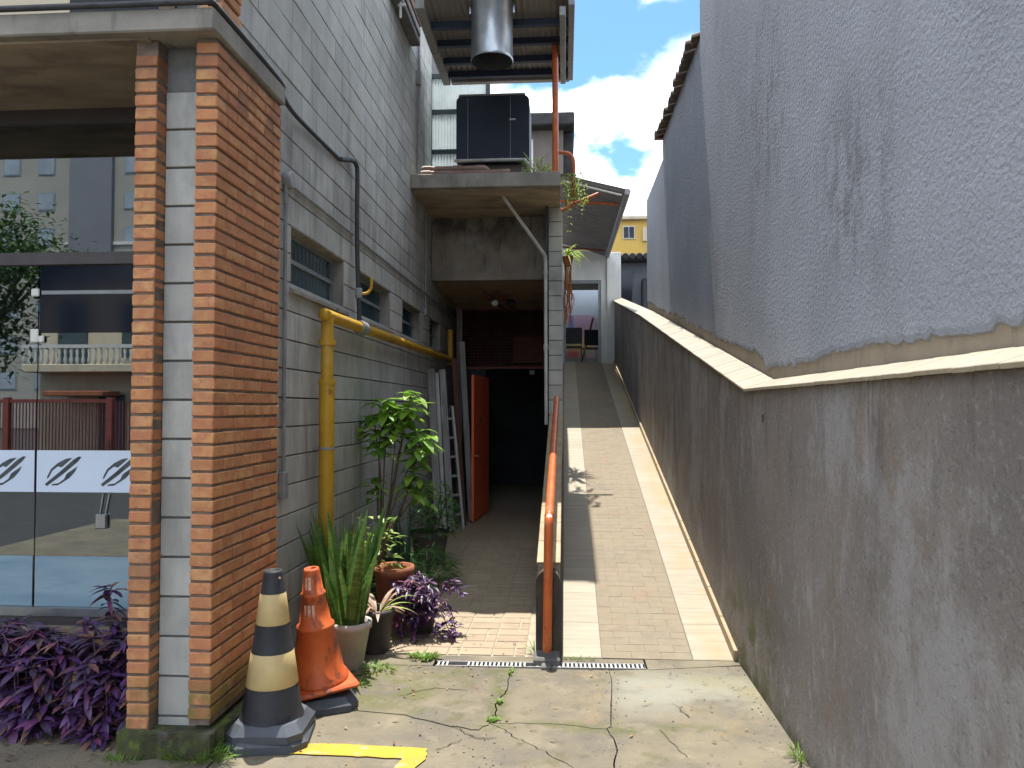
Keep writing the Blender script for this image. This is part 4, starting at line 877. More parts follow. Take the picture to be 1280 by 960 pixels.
# rear room at the top of the ramp
rm = thing('rear_room', (.5, 18.4, 2.7), 'dirty white room with a wide doorway at the top of the ramp', 'building')
FZ = rz(18.35)
m = MB(); m.box(-.25, 1.0, 18.32, 18.5, 4.755, 5.74); m.box(-.25, -.03, 18.3, 18.5, FZ - .5, 4.754); m.box(.865, 1.0, 18.3, 18.5, FZ - .5, 4.754); m.build('front_wall', M['white_wall'], rm)
m = MB(); m.bbox(1.002, 1.33, 18.22, 18.55, FZ - .5, 5.40, .008); m.build('corner_column', M['white_wall'], rm)
m = MB(); m.box(-.03, .865, 18.33, 18.45, 4.68, 4.752); m.box(-.029, .03, 18.33, 18.45, FZ, 4.68); m.box(.80, .864, 18.33, 18.45, FZ, 4.68); m.build('door_frame', M['win_metal'], rm)
m = MB(); m.box(-1.2, 1.22, 22.2, 22.3, FZ - .1, 5.6); m.box(-1.3, -1.2, 18.5, 22.3, FZ - .1, 5.0); m.box(1.22, 1.30, 18.56, 22.3, FZ - .1, 5.0); m.box(-1.3, -.25, 18.5, 18.55, FZ - .1, 5.0); m.build('inner_wall', M['cool_room'], rm)
m = MB(); m.box(-1.3, 1.3, 18.56, 21.5, 5.001, 5.1); m.build('roof', M['concrete'], rm)  # stops short of the back wall, unseen gap added to let daylight in
m = MB(); m.box(-1.3, 1.3, 18.4, 22.3, FZ - .15, FZ - .004); m.build('room_floor', M['grout'], rm)
pc_ = thing('canvas', (.45, 22.0, 3.1), 'faded rainbow coloured canvas on the back wall of the rear room', 'canvas')
m = MB(); m.box(.05, .88, 22.14, 22.19, 3.15, 4.38); m.build('canvas_panel', M['poster'], pc_)
ez = MB(); ez.tube([(.42, 21.6, FZ), (.80, 21.7, 4.25)], .03, 8); single(ez, 'wooden_pole', M['wood_brown'], 'slanted brown pole standing in front of the rainbow canvas', 'pole')
def chair(x, y, rzt, lab):
    c = thing('chair', (x, y, FZ), lab, 'chair', 'black chairs in the rear room'); Mx = T(x, y, FZ, 0, 0, rzt)
    m = MB(); m.bbox(-.21, .21, -.20, .20, .43, .47, .01, Mx); m.build('seat', M['chair'], c)
    m = MB(); m.bbox(-.21, .21, -.23, -.20, .52, .92, .01, Mx); m.build('backrest', M['chair'], c)
    for sx in (-.19, .19):
        for sy, h in ((-.215, .9), (.18, .44)): m = MB(); m.tube([Mx @ Vector((sx, sy, 0)), Mx @ Vector((sx, sy, h))], .013, 6); m.build('leg', M['grey_pipe'], c)
chair(.22, 19.3, 0, 'black chair just inside the rear doorway, left of the two')
chair(.66, 19.8, .2, 'black chair farther inside the rear doorway, right of the two')

# ------------------------------------------------------------------ beyond
yb = thing('ochre_house', (5, 46, 9), 'ochre yellow house with a small window rising behind the alley', 'house')
m = MB(); m.box(1.5, 9, 45, 52, 0, 12.65); m.build('wall', M['yellow_wall'], yb)
m = MB(); m.bbox(1.3, 9.2, 44.7, 52.2, 12.651, 12.85, .02); m.build('roof', M['cream_wall'], yb)
m = MB(); m.box(3.40, 4.10, 44.93, 45.02, 11.55, 12.30); w = m.build('window_frame', M['white_wall'], yb)
for a, b_ in ((3.45, 3.73), (3.77, 4.05)): m = MB(); m.box(a, b_, 44.91, 44.96, 11.6, 12.25); m.build('pane', M['black_glass'], w)
m = MB(); m.box(4.55, 4.8, 44.85, 45, 11.4, 12.2); m.build('shutter_box', M['cream_wall'], yb)
dh = thing('dark_roofed_house', (3, 27, 4), 'small grey house with blackened tile roof beyond the parapet', 'house')
m = MB(); m.box(1.55, 6, 26, 31, 0, 6.6); m.build('wall', mat('grey blue house paint', (.13, .135, .15), (.10, .105, .115), scale=1, rough=.9), dh)
m = MB(); m.box(1.86, 2.30, 25.95, 26.05, 5.2, 6.35); wf = m.build('window_frame', M['teal_frame'], dh)
m = MB(); m.box(1.90, 2.26, 25.93, 25.97, 5.25, 6.30); m.build('pane', M['black_glass'], wf)
m = MB(); m.bbox(2.55, 2.75, 25.6, 25.9, 4.8, 6.0, .05); m.build('gas_meter', M['chair'], dh)
m = MB(); m.box(1.45, 6.2, 25.6, 31, 6.602, 6.68); m.build('eave', M['tile_dark'], dh)
for i in range(10):
    m = MB(); m.lathe([(.10, 0), (.09, 1.5)], 12, T(1.55 + i * .23, 25.45, 6.72, R(-80))); m.build('roof_tile', M['tile_dark'], dh)
rh = thing('brown_rear_house', (-.8, 24, 5), 'brown rendered rear house with dark overhanging roof behind the platform', 'house')
m = MB(); m.box(-6, -.03, 24, 32, 4.6, 10.45); m.build('wall', M['brown_wall'], rh)
m = MB(); m.bbox(-6.2, .32, 23.5, 32, 10.45, 10.85, .04); m.build('roof', M['tile_dark'], rh)
m = MB(); m.bbox(-.03, .28, 24.2, 32, 8.6, 10.44, .02); m.build('side_gutter', M['tile_dark'], rh)
m = MB(); m.box(-1.25, -.98, 23.93, 24.02, 8.9, 10.15); wf = m.build('window_frame', M['white_wall'], rh)
m = MB(); m.box(-1.25, -1.05, 23.91, 23.95, 8.95, 10.1); m.build('pane', M['white_plastic'], wf)
m = MB(); m.tube([(-.30, 23.9, 8.0), (-.30, 23.9, 10.0), (-.22, 23.9, 10.05)], .04, 8); m.build('drain_pipe', M['grey_pipe'], rh)

# ================================================================== PIPES AND CABLES ON THE SHOP WALL
yp = thing('yellow_gas_pipe', (-1.80, 5.72, 0), 'thick yellow gas pipe rising up the block wall and running under windows', 'pipe')
m = MB(); m.tube([(-1.80, 5.72, 0.0), (-1.80, 5.72, 1.95)], .058, 16); m.build('lower_pipe', M['yellow_pipe'], yp)
m = MB(); m.tube([(-1.80, 5.72, 1.945)] + bez([(-1.80, 5.72, 2.0), (-1.80, 5.72, 2.34), (-1.80, 5.735, 2.40), (-1.80, 5.79, 2.425), (-1.80, 6.2, 2.43), (-1.80, 12.0, 2.475)], 6), .047, 16); m.build('upper_pipe', M['yellow_pipe'], yp)
for z in (1.90, 2.20): m = MB(); m.lathe([(.064, 0), (.066, .02), (.064, .04)], 16, T(-1.80, 5.72, z)); m.build('collar', M['yellow_pipe'], yp)
m = MB(); m.lathe([(.060, 0), (.064, .04), (.064, .16), (.060, .20)], 16, T(-1.80, 6.60, 2.433, R(-90))); m.build('tee', M['grey_pipe'], yp)
m = MB(); m.lathe([(.052, 0), (.052, .10)], 16, T(-1.80, 8.8, 2.45, R(-90))); m.build('coupling', M['yellow_pipe'], yp)
m = MB(); m.bbox(-1.895, -1.735, 5.705, 5.735, 1.41, 1.43, .003); m.lathe([(.063, 0), (.063, .02)], 16, T(-1.80, 5.72, 1.41)); m.build('clamp', M['grey_pipe'], yp)
m = MB(); m.tube([(-1.80, 12.0, 2.40), (-1.80, 12.0, 2.95)], .045, 10); m.build('riser', M['yellow_pipe'], yp)
vp = thing('dark_riser_pipe', (-1.85, 6.72, 2.5), 'thin dark riser pipe with yellow valve lever above the yellow pipe', 'pipe')
m = MB(); m.tube(bez([(-1.865, 6.25, 3.80), (-1.86, 6.60, 3.90), (-1.855, 6.70, 3.89), (-1.85, 6.72, 3.80), (-1.85, 6.72, 3.2), (-1.82, 6.71, 2.48)], 5), .021, 8); m.build('riser', M['dark_pipe'], vp)
m = MB(); m.lathe([(.03, 0), (.034, .02), (.034, .07), (.03, .09)], 12, T(-1.832, 6.714, 2.70)); m.build('valve', M['grey_pipe'], vp)
m = MB(); m.tube(bez([(-1.82, 6.72, 2.74), (-1.76, 6.74, 2.75), (-1.73, 6.76, 2.80), (-1.728, 6.765, 2.90)], 4), [.014] * 12 + [.010], 8); m.build('lever', M['yellow_pipe'], vp)
cbk = MB(); cbk.tube(bez([(-7, 3.62, 3.735), (-3, 3.625, 3.732), (-1.85, 3.63, 3.735), (-1.76, 3.65, 3.737), (-1.735, 3.72, 3.735), (-1.74, 4.55, 3.73), (-1.80, 4.75, 3.735), (-1.865, 5.2, 3.76), (-1.875, 6.25, 3.80)], 5), .016, 8)
single(cbk, 'power_cable', M['dark_pipe'], 'black cable running along the slab edge and along the block wall', 'cable')
cd = thing('grey_conduit', (-1.88, 5.07, 1.3), 'grey conduit with round junction box beside the brick pier', 'conduit')
m = MB(); m.tube([(-1.875, 5.03, 1.28), (-1.875, 5.03, 3.24)], .014, 8); m.build('vertical_conduit', M['grey_pipe'], cd)
m = MB(); m.lathe([(.055, 0), (.062, .01), (.062, .05), (.05, .06)], 16, T(-1.897, 5.06, 3.27, 0, R(90))); m.build('junction_box', M['grey_pipe'], cd)
m = MB(); m.tube([(-1.88, 5.1, 3.262), (-1.88, 6.70, 3.268)], .013, 8); m.tube([(-1.88, 6.85, 3.262), (-1.88, 13.6, 3.275)], .013, 8); m.build('horizontal_conduit', M['grey_pipe'], cd)
m = MB(); m.bbox(-1.898, -1.855, 4.99, 5.07, 1.12, 1.30, .006); m.build('outlet_box', M['grey_pipe'], cd)
m = MB(); m.tube([(-1.885, 10.3, 3.05), (-1.885, 10.3, 4.42)], .012, 6); m.bbox(-1.898, -1.86, 10.26, 10.34, 2.98, 3.06, .005)
single(m, 'switch_conduit', M['grey_pipe'], 'thin grey conduit ending in a small white box under the platform', 'conduit')
m = MB(); m.tube(bez([(-1.85, 10.95, 4.40), (-1.85, 10.95, 3.9), (-1.84, 11.1, 3.62), (-1.80, 12.3, 3.42), (-1.77, 12.64, 3.30), (-1.77, 12.66, 2.6), (-1.77, 12.66, .0)], 5), .03, 8)
single(m, 'drain_pipe', M['brown_pipe'], 'brown drain pipe following the stair soffit down beside the mesh screen', 'pipe')

#@@OBJ
# ================================================================== CONES
def octagon(r, c=.30):
    k = r * (1 - c); return [(r, -k), (r, k), (k, r), (-k, r), (-r, k), (-r, -k), (-k, -r), (k, -r)]
def striped_cone(x, y, rot, z, h, nm, lab, bands=True, base=.195, mat_body='cone_black', r0=.152):
    c = thing('traffic_cone', (x, y, z), lab, 'traffic cone', 'traffic cones beside the brick pier'); W = T(x, y, z, 0, 0, rot)
    m = MB(); m.prism(octagon(base), 0, .035, W); o = octagon(base * .99); k = octagon(base * .80)
    m.add([W @ Vector((a, b_, .035)) for a, b_ in o] + [W @ Vector((a, b_, .075)) for a, b_ in k], [(i, (i + 1) % 8, (i + 1) % 8 + 8, i + 8) for i in range(8)] + [tuple(range(8, 16))])
    m.build('base', M['cone_base'], c)
    r1 = .047 if bands else .03
    rr = lambda zz: r0 + (r1 - r0) * (zz - .10) / (h - .10)
    m = MB(); m.lathe([(r0 + .012, .074), (r0, .10), (rr(h - .012), h - .012), (rr(h) - .004, h), (r1 - .014, h), (r1 - .018, h - .10)], 32, W, cap=False); m.build('cone_body', M[mat_body], c)
    if bands:
        for z0, z1 in ((.238, .408), (.552, .708)):
            m = MB(); m.lathe([(rr(z0) + .0006, z0), (rr(z0) + .0022, z0 + .002), (rr(z1) + .0022, z1 - .002), (rr(z1) + .0006, z1)], 32, W, cap=False); m.build('reflective_band', M['cone_cream'], c)
        m = MB(); m.lathe([(.006, 0), (.006, .004)], 8, T(*(W @ Vector((0.0445, -.035, .79))), R(80), 0, R(50))); m.build('sticker_scrap', M['sticker'], c)
    return c
striped_cone(-1.535, 3.985, R(10), .0, .81, '', 'black cone underneath, only its octagonal base showing below the striped cone', bands=False, base=.205, r0=.14)
striped_cone(-1.535, 3.985, R(4), .048, .825, '', 'black and cream striped traffic cone standing by the brick pier')
striped_cone(-1.425, 4.46, R(28), .0, .40, '', 'black cone base poking out under the faded orange cone', bands=False, base=.19, r0=.11)
oc = thing('traffic_cone', (-1.44, 4.50, .06), 'faded orange traffic cone with worn white stickers, tilted on a black one', 'traffic cone', 'traffic cones beside the brick pier')
W = T(-1.44, 4.48, .105, R(2), R(-5), R(32))
m = MB(); m.bbox(-.19, .19, -.19, .19, 0, .03, .012, W); m.build('base', M['cone_orange'], oc)
pr = [(.168, .028), (.170, .045), (.150, .06), (.104, .34), (.110, .345), (.108, .36), (.093, .365), (.068, .53), (.073, .535), (.071, .548), (.062, .552), (.046, .675), (.042, .69), (.030, .69), (.026, .60)]
m = MB(); m.lathe(pr, 32, W, cap=False); bd = m.build('cone_body', M['cone_orange'], oc)
def patch(W, r0, r1, z0, z1, a0, a1, par):
    m = MB(); n = 8; vs = []
    for i in range(n + 1):
        t = R(a0 + (a1 - a0) * i / n)
        for r_, z in ((r0, z0), (r1, z1)): vs.append(W @ Vector((r_ * math.cos(t), r_ * math.sin(t), z + .004 * math.sin(i * 2.3))))
    m.add(vs, [(2 * i, 2 * i + 2, 2 * i + 3, 2 * i + 1) for i in range(n)], True); return m.build('sticker', M['sticker'], par)
for a in (-150, -131, -113): patch(W, .0875, .0745, .395, .49, a, a + 12, bd)
for a in (-150, -128): patch(W, .0605, .0505, .575, .645, a, a + 15, bd)
patch(W, .0895, .0865, .378, .40, -152, -100, bd)

# ================================================================== PLANTS
V3 = Vector
def pot(name, x, y, r0, r1, h, mt, lab, z=0, rim=.012, soil=True):
    p = thing(name, (x, y, z), lab, 'plant pot'); W = T(x, y, z)
    m = MB(); m.lathe([(r0, 0), (r1, h * .86), (r1 + rim, h * .86), (r1 + rim, h), (r1 - .012, h), (r1 - .016, h * .8)], 26, W, cap=False); m.lathe([(r0, 0.001), (r0 * .2, .001)], 26, W); m.build('pot_body', M[mt], p)
    m = MB(); m.lathe([(r1 - .015, h * .82), (r1 - .015, h * .84)], 20, W); m.build('soil', M['soil'], p); return p
pot('plant_pot', -1.43, 5.08, .085, .132, .31, 'pot_white', 'dirty white plastic pot holding the tall snake plant')
pot('plant_pot', -1.345, 5.44, .095, .125, .30, 'pot_dark', 'dark plastic pot behind the white pot')
pot('plant_pot', -1.36, 6.08, .105, .150, .47, 'terracotta', 'tall terracotta pot in the row along the block wall')
pot('plant_pot', -1.50, 8.50, .15, .205, .36, 'pot_grey', 'grey cement pot holding the bushy fern near the leaning planks')
pot('plant_pot', -1.70, 7.0, .14, .19, .32, 'pot_dark', 'dark pot of the tall light green shrub against the block wall')
pot('plant_pot', -1.62, 5.62, .13, .17, .30, 'pot_dark', 'dark pot of the rear snake plant cluster below the yellow pipe')

def snake(x, y, z, n, hmin, hmax, spread, lab, mt='leaf_snake', seed=1, wid=.05):
    q = random.Random(seed); p = thing('snake_plant', (x, y, z), lab, 'plant')
    for i in range(n):
        a = q.uniform(0, 2 * math.pi); r = spread * math.sqrt(q.random()); h = q.uniform(hmin, hmax)
        bx, by = x + r * math.cos(a) * .45, y + r * math.sin(a) * .45
        lean = q.uniform(.05, .26) * (r / spread + .2); aim = V3((math.cos(a) * lean, math.sin(a) * lean, 1)); tw = q.uniform(0, math.pi)
        m = MB(); vs = []; seg = 7; pos = V3((bx, by, z)); d = aim.normalized()
        for k in range(seg + 1):
            t = k / seg; w = wid * (.55 + .5 * math.sin(math.pi * min(1, t * 1.15 + .12))) * (1 - t ** 6) + .0008
            ang = tw + t * q.uniform(.1, .4); s_ = V3((math.cos(ang), math.sin(ang), 0)); nn = V3((-math.sin(ang), math.cos(ang), 0))
            vs += [pos - s_ * w * .5 + nn * w * .18, pos, pos + s_ * w * .5 + nn * w * .18]
            d = (d + V3((math.cos(a), math.sin(a), 0)) * .03).normalized(); pos = pos + d * (h / seg)
        m.add(vs, [f for k in range(seg) for f in ((3 * k, 3 * k + 1, 3 * k + 4, 3 * k + 3), (3 * k + 1, 3 * k + 2, 3 * k + 5, 3 * k + 4))], True)
        m.build('leaf', M[mt], p)
    return p
snake(-1.43, 5.08, .25, 22, .38, .88, .18, 'tall green banded snake plant growing from the white pot', seed=3, wid=.088)
snake(-1.60, 5.50, .25, 34, .40, .80, .28, 'rear snake plant cluster against the yellow pipe', seed=5, wid=.082)
snake(-1.42, 6.9, .05, 10, .55, .85, .12, 'dark green spear leaved plant behind the terracotta pot', 'leaf_dark', 9, .05)

# tall shrub
sh = thing('tall_shrub', (-1.70, 7.0, .25), 'tall light green broad leaved shrub against the grey block wall', 'plant')
q = random.Random(11)
CL = [(-1.60, 6.9, 1.78, 12, .20), (-1.41, 6.85, 1.72, 10, .17), (-1.76, 7.0, 1.66, 9, .17), (-1.50, 6.8, 1.60, 9, .17), (-1.27, 6.8, 1.50, 11, .18), (-1.33, 6.85, 1.36, 8, .16), (-1.34, 6.8, 1.13, 11, .15), (-1.27, 6.9, 1.02, 8, .13), (-1.73, 7.0, 1.07, 11, .12), (-1.68, 6.9, 1.48, 7, .16), (-1.36, 6.75, 1.86, 7, .15)]
root = V3((-1.70, 7.0, .27))
for cx, cy, cz, n, L in CL:
    c = V3((cx, cy, cz)); mid = root.lerp(c, .5) + V3((q.uniform(-.05, .05), q.uniform(-.05, .05), .03))
    m = MB(); m.tube(bez([root + V3((q.uniform(-.03, .03), q.uniform(-.03, .03), 0)), mid, c], 5), [.011 - .0007 * i for i in range(11)], 6); m.build('stem', M['stem'], sh)
    n = int(n * 2.6)
    for i in range(n):
        a = i * 2.4 + q.uniform(-.3, .3); el = q.uniform(-.35, .55)
        m = MB(); m.leaf(c + V3((q.uniform(-.05, .05), q.uniform(-.05, .05), .02 - .20 * i / n)), (math.cos(a), math.sin(a), el), L * q.uniform(.85, 1.4), L * q.uniform(.45, .62), q.uniform(.35, .9), 4, .22); m.build('leaf', M['leaf_shrub'], sh)

def bush(name, x, y, z, r, h, n, L, w, mt, lab, seed, flat=1.0, stems=8, cat='plant'):
    q = random.Random(seed); p = thing(name, (x, y, z), lab, cat); m = MB()
    for i in range(n):
        a = q.uniform(0, 2 * math.pi); t = q.random() ** .5; u = q.random()
        px, py, pz_ = x + r * t * math.cos(a), y + r * t * math.sin(a) * flat, z + h * u * (1 - .5 * t * t)
        m.leaf((px, py, pz_), (math.cos(a + q.uniform(-.8, .8)), math.sin(a + q.uniform(-.8, .8)), q.uniform(-.3, .8)), L * q.uniform(.6, 1.2), w * q.uniform(.7, 1.2), q.uniform(.2, .9), 3)
    tag(m.build('foliage', M[mt], p), kind='stuff'); m = MB()
    for i in range(stems):
        a = q.uniform(0, 2 * math.pi); m.tube([(x, y, z - .05), (x + r * .5 * math.cos(a), y + r * .5 * math.sin(a) * flat, z + h * .5), (x + r * .8 * math.cos(a), y + r * .8 * math.sin(a) * flat, z + h * .75)], .004, 5)
    m.build('stems', M['stem'], p); return p
bush('fern_bush', -1.44, 8.42, .33, .27, .62, 520, .10, .030, 'leaf_fern', 'dense deep green fern bush in the grey cement pot', 21)
bush('low_fern', -1.36, 7.45, .03, .30, .36, 420, .16, .022, 'leaf_fern', 'low grassy fern spreading over the tiles before the grey pot', 22)
bush('low_fern', -1.38, 6.45, .03, .22, .50, 260, .12, .04, 'leaf_fern', 'low dark green foliage right behind the terracotta pot', 23)
bush('variegated_plant', -1.48, 6.02, .46, .15, .46, 90, .095, .045, 'leaf_pale', 'pale variegated leafy plant growing in the terracotta pot', 24)
# bromeliad and dry leaves in the dark pot
bp = thing('bromeliad', (-1.345, 5.44, .25), 'dry pinkish bromeliad with curled leaves in the dark pot', 'plant'); q = random.Random(31)
for k in range(22):
    a = q.uniform(0, 6.28); m = MB(); m.leaf((-1.335 + .03 * math.cos(a), 5.46 + .03 * math.sin(a), .27), (math.cos(a), math.sin(a), q.uniform(.5, 1.5)), q.uniform(.16, .30), q.uniform(.022, .04), q.uniform(.8, 1.6), 6, .3); m.build('leaf', M['leaf_pink' if k % 5 else 'leaf_spider'], bp)
# purple hearts
def purple(x0, x1, y0, y1, zt, nleaf, nmass, lab, seed, base_z, L=.10, trail=()):
    q = random.Random(seed); p = thing('purple_plant', ((x0 + x1) / 2, (y0 + y1) / 2, base_z), lab, 'plant')
    meshes = []
    for k in range(7):
        m = MB(); m.leaf((0, 0, 0), (1, 0, q.uniform(.0, .3)), L * q.uniform(.8, 1.25), L * q.uniform(.24, .36), q.uniform(.3, 1.0), 4, .3); meshes.append(m.mesh('leaf', M['leaf_purple']))
    mm = MB(); st = MB(); cnt = 0; tips = []
    ns = int((x1 - x0) * 75) + 24
    for s_ in range(ns):
        bx, by = q.uniform(x0, x1), q.uniform(y0, y1); a = q.uniform(0, 6.28)
        out = V3((math.cos(a) * .5, -abs(math.sin(a)) * .6 - .1, 0)); reach = q.uniform(.10, .28); hgt = q.uniform(.3, 1.0) ** 1.2 * (zt - base_z)
        pts = bez([(bx, by, base_z), V3((bx, by, base_z + hgt * .7)) + out * reach * .3, V3((bx, by, base_z + hgt)) + out * reach * .7, V3((bx, by, base_z + hgt * q.uniform(.45, .9))) + out * reach], 4)
        tips.append(pts)
    if x1 - x0 > .8:
        for k in range(34):
            xx = q.uniform(x0, x1); yy = 4.03 - q.uniform(.02, .12); trail = trail + [[(xx, 4.12, base_z + .05), (xx + .02, yy, base_z + q.uniform(.04, .16)), (xx + .04, yy - .03, base_z - q.uniform(.02, .12)), (xx + q.uniform(-.05, .08), yy - q.uniform(.03, .08), max(.02, base_z - q.uniform(.08, .24)))]]
    for t in trail: tips.insert(0, bez(t, 7))
    for pts in tips:
        st.tube(pts, .0035, 5)
        for i, c in enumerate(pts):
            for rep in range(2):
                a = q.uniform(0, 6.28)
                if cnt < nleaf and (i > len(pts) * .4): inst('leaf', meshes[q.randrange(7)], p, T(c.x, c.y, c.z, q.uniform(-.5, .5), q.uniform(-.5, .6), a, q.uniform(.7, 1.25))); cnt += 1
                elif nmass > 0:
                    mm.leaf(c, (math.cos(a), math.sin(a), q.uniform(-.4, .7)), L * q.uniform(.6, 1.1), L * q.uniform(.22, .34), q.uniform(.3, 1), 3, .3); nmass -= 1
    tag(mm.build('foliage', M['leaf_purple_mass'], p), kind='stuff'); st.build('stems', M['purple_stem'], p)
purple(-3.35, -2.23, 4.12, 4.42, .50, 295, 4200, 'mass of purple trailing leaves spilling over the planter under the shop window', 41, .24, .125,
       [[(-2.45, 4.10, .28), (-2.46, 3.98, .30), (-2.48, 3.93, .16), (-2.50, 3.86, .03)], [(-2.40, 4.10, .28), (-2.38, 3.96, .28), (-2.40, 3.90, .12), (-2.42, 3.84, .03)], [(-2.62, 4.10, .28), (-2.62, 3.98, .28), (-2.64, 3.94, .15)], [(-2.9, 4.1, .28), (-2.92, 3.98, .24), (-2.95, 3.95, .12)],
        [(-2.5, 4.3, .3), (-2.56, 4.28, .5), (-2.60, 4.25, .64), (-2.55, 4.2, .72)], [(-2.3, 4.3, .3), (-2.36, 4.28, .5), (-2.40, 4.2, .62)], [(-2.52, 4.10, .28), (-2.53, 3.95, .22), (-2.46, 3.88, .08), (-2.37, 3.86, .02)], [(-3.05, 4.10, .28), (-3.06, 3.98, .24), (-3.08, 3.94, .05)]])
pot('plant_pot', -1.10, 5.92, .08, .11, .16, 'pot_dark', 'small dark pot hidden under the purple plant on the passage tiles')
purple(-1.26, -1.00, 5.80, 6.10, .42, 200, 1100, 'purple leaved plant sprawling on the passage tiles before the terracotta pot', 42, .12, .085,
       [[(-1.02, 5.9, .2), (-.93, 5.86, .25), (-.86, 5.82, .18), (-.82, 5.78, .05)], [(-1.05, 5.8, .2), (-.98, 5.72, .16), (-.92, 5.68, .04)], [(-1.1, 5.8, .2), (-1.10, 5.70, .14), (-1.10, 5.64, .03)], [(-1.0, 6.0, .2), (-.92, 5.98, .34), (-.86, 5.95, .38), (-.80, 5.9, .28)], [(-1.2, 5.8, .2), (-1.22, 5.72, .12), (-1.2, 5.66, .03)], [(-1.02, 5.85, .2), (-.94, 5.78, .2), (-.88, 5.74, .1), (-.84, 5.7, .02)]])
# plants on the platform
bush('yellow_green_plant', -.32, 9.72, 4.61, .18, .30, 150, .15, .022, 'leaf_spider', 'yellow green tufted plant on the platform beside the orange post', 51)
hv = thing('hanging_vine', (.02, 9.7, 4.6), 'yellow green vine hanging over the platform end', 'plant'); q = random.Random(52); m = MB(); s2 = MB()
for k in range(13):
    x, y = q.uniform(-.05, .22), q.uniform(9.6, 10.1); zb = q.uniform(4.05, 4.4); pts = bez([(x - .1, y, 4.66), (x, y, 4.68), (x + .05, y, 4.5), (x + .05 + q.uniform(-.03, .05), y, zb)], 5); s2.tube(pts, .003, 4)
    for c in pts[3:]:
        for _ in range(2): a = q.uniform(0, 6.28); m.leaf(c, (math.cos(a), math.sin(a), q.uniform(-.6, .3)), .055, .02, .5, 2)
tag(m.build('foliage', M['leaf_spider'], hv), kind='stuff'); s2.build('stems', M['stem'], hv)
sp = thing('spider_plant', (.05, 10.3, 3.75), 'lime green spider plant hanging on the column side above the ramp', 'plant'); q = random.Random(53)
for k in range(30):
    a = q.uniform(-1.9, 1.9); m = MB(); m.leaf((.03, 10.35, 3.78), (math.cos(a), math.sin(a), q.uniform(.2, 1.3)), q.uniform(.22, .40), .024, q.uniform(.9, 1.9), 6, .3); m.build('leaf', M['leaf_spider'], sp)
m = MB(); m.lathe([(.05, 0), (.075, .12), (.08, .12)], 14, T(.045, 10.36, 3.64)); m.build('hanging_pot', M['terracotta'], sp)
dv = thing('dry_strands', (.03, 10.4, 3.0), 'dry orange plant strands hanging below the spider plant', 'plant'); m = MB(); q = random.Random(54)
for k in range(16): x, y = q.uniform(.0, .09), q.uniform(10.32, 10.48); m.tube(bez([(x, y, 3.66), (x + q.uniform(-.02, .03), y, 3.4), (x + q.uniform(-.03, .05), y, 3.2), (x, y, q.uniform(2.75, 3.2))], 4), .006, 5)
tag(m.build('strands', M['leaf_dry'], dv), kind='stuff')

# weeds
def tuft(x, y, r, n, h, lab, seed, fl=1.0, broad=False):
    q = random.Random(seed); m = MB()
    for i in range(n):
        a = q.uniform(0, 6.28); t = q.random() ** .6; p = (x + r * t * math.cos(a), y + r * fl * t * math.sin(a), 0.0)
        m.leaf(p, (math.cos(a) * q.uniform(.2, .9), math.sin(a) * q.uniform(.2, .9), 1), h * q.uniform(.4, 1.1), (.016 if broad else .006) * q.uniform(.7, 1.3), q.uniform(.4, 1.4), 3 if broad else 4)
    o = single(m, 'weed_tuft', M['grass'], lab, 'weeds', 'weeds on the ground'); o['kind'] = 'stuff'; return o
tuft(-1.80, 3.70, .16, 170, .10, 'bright green grass tuft at the foot of the mossy plinth', 61, .35)
tuft(-1.66, 3.85, .10, 90, .09, 'grass tuft between the plinth and the striped cone', 62)
tuft(-2.16, 3.66, .09, 50, .05, 'small weeds at the left corner of the mossy plinth', 63, .4)
tuft(-.97, 5.30, .10, 110, .06, 'leafy green weeds at the left end of the drain grate', 64, .5, True)
tuft(-1.26, 5.02, .14, 90, .045, 'low broad weeds on the concrete beside the white pot', 65, .9, True)
tuft(-1.32, 4.78, .10, 50, .04, 'sparse weeds behind the orange cone base', 66, .8, True)
tuft(-.215, 5.48, .03, 40, .14, 'thin weeds growing at the blackened end of the low wall', 67, 1.5)
tuft(.10, 5.34, .12, 60, .03, 'tiny weeds along the foot of the ramp', 68, .15)
tuft(1.15, 3.93, .03, 60, .09, 'grass tuft at the foot of the brown parapet wall', 69, 2.5)
tuft(-.385, 4.55, .012, 30, .02, 'moss sprouts in the driveway crack', 70, 3, True); tuft(-.40, 4.28, .045, 50, .02, 'green moss sprouts where the driveway cracks meet', 71, .5, True); tuft(-.355, 5.05, .012, 26, .02, 'moss sprouts in the crack below the drain grate', 72, 7, True)

# ================================================================== ACROSS THE STREET (seen mirrored in the shop glass)
tw = thing('apartment_tower', (-43, -55, 0), 'beige apartment tower reflected in the upper shop glass', 'building')
m = MB(); m.box(-60, -40.4, -62, -51, 0, 42); m.build('wall', M['beige_wall'], tw)
m = MB(); m.box(-40.4, -36.8, -62, -50.6, 0, 42); m.build('grey_bay', M['grey_wall'], tw)
m = MB(); m.box(-36.8, -31, -62, -51, 0, 42); m.build('side_wall', M['beige_wall'], tw)
m = MB(); m.box(-40.9, -31, -50.99, -50.9, 15, 15.25); m.build('ledge', M['white_wall'], tw)
fm = MB(); fm.box(-.75, .75, -.05, .02, -.75, .75); fmm = fm.mesh('window', M['win_metal']); pm = MB(); pm.box(-.65, .65, .02, .05, -.65, .65); pmm = pm.mesh('pane', mat('tower window pane', (.34, .38, .42), (.24, .28, .32), scale=.6, rough=.3))
for zf in range(13):
    for x in (-52.0, -48.9, -45.6, -42.6, -35.2, -33):
        w = inst('window', fmm, tw, T(x, -50.98, 3.9 + zf * 2.95)); inst('pane', pmm, w, T(x, -50.98, 3.9 + zf * 2.95))
yh = thing('cream_house', (-13, -14, 0), 'cream two storey house with balcony reflected in the shop glass', 'house')
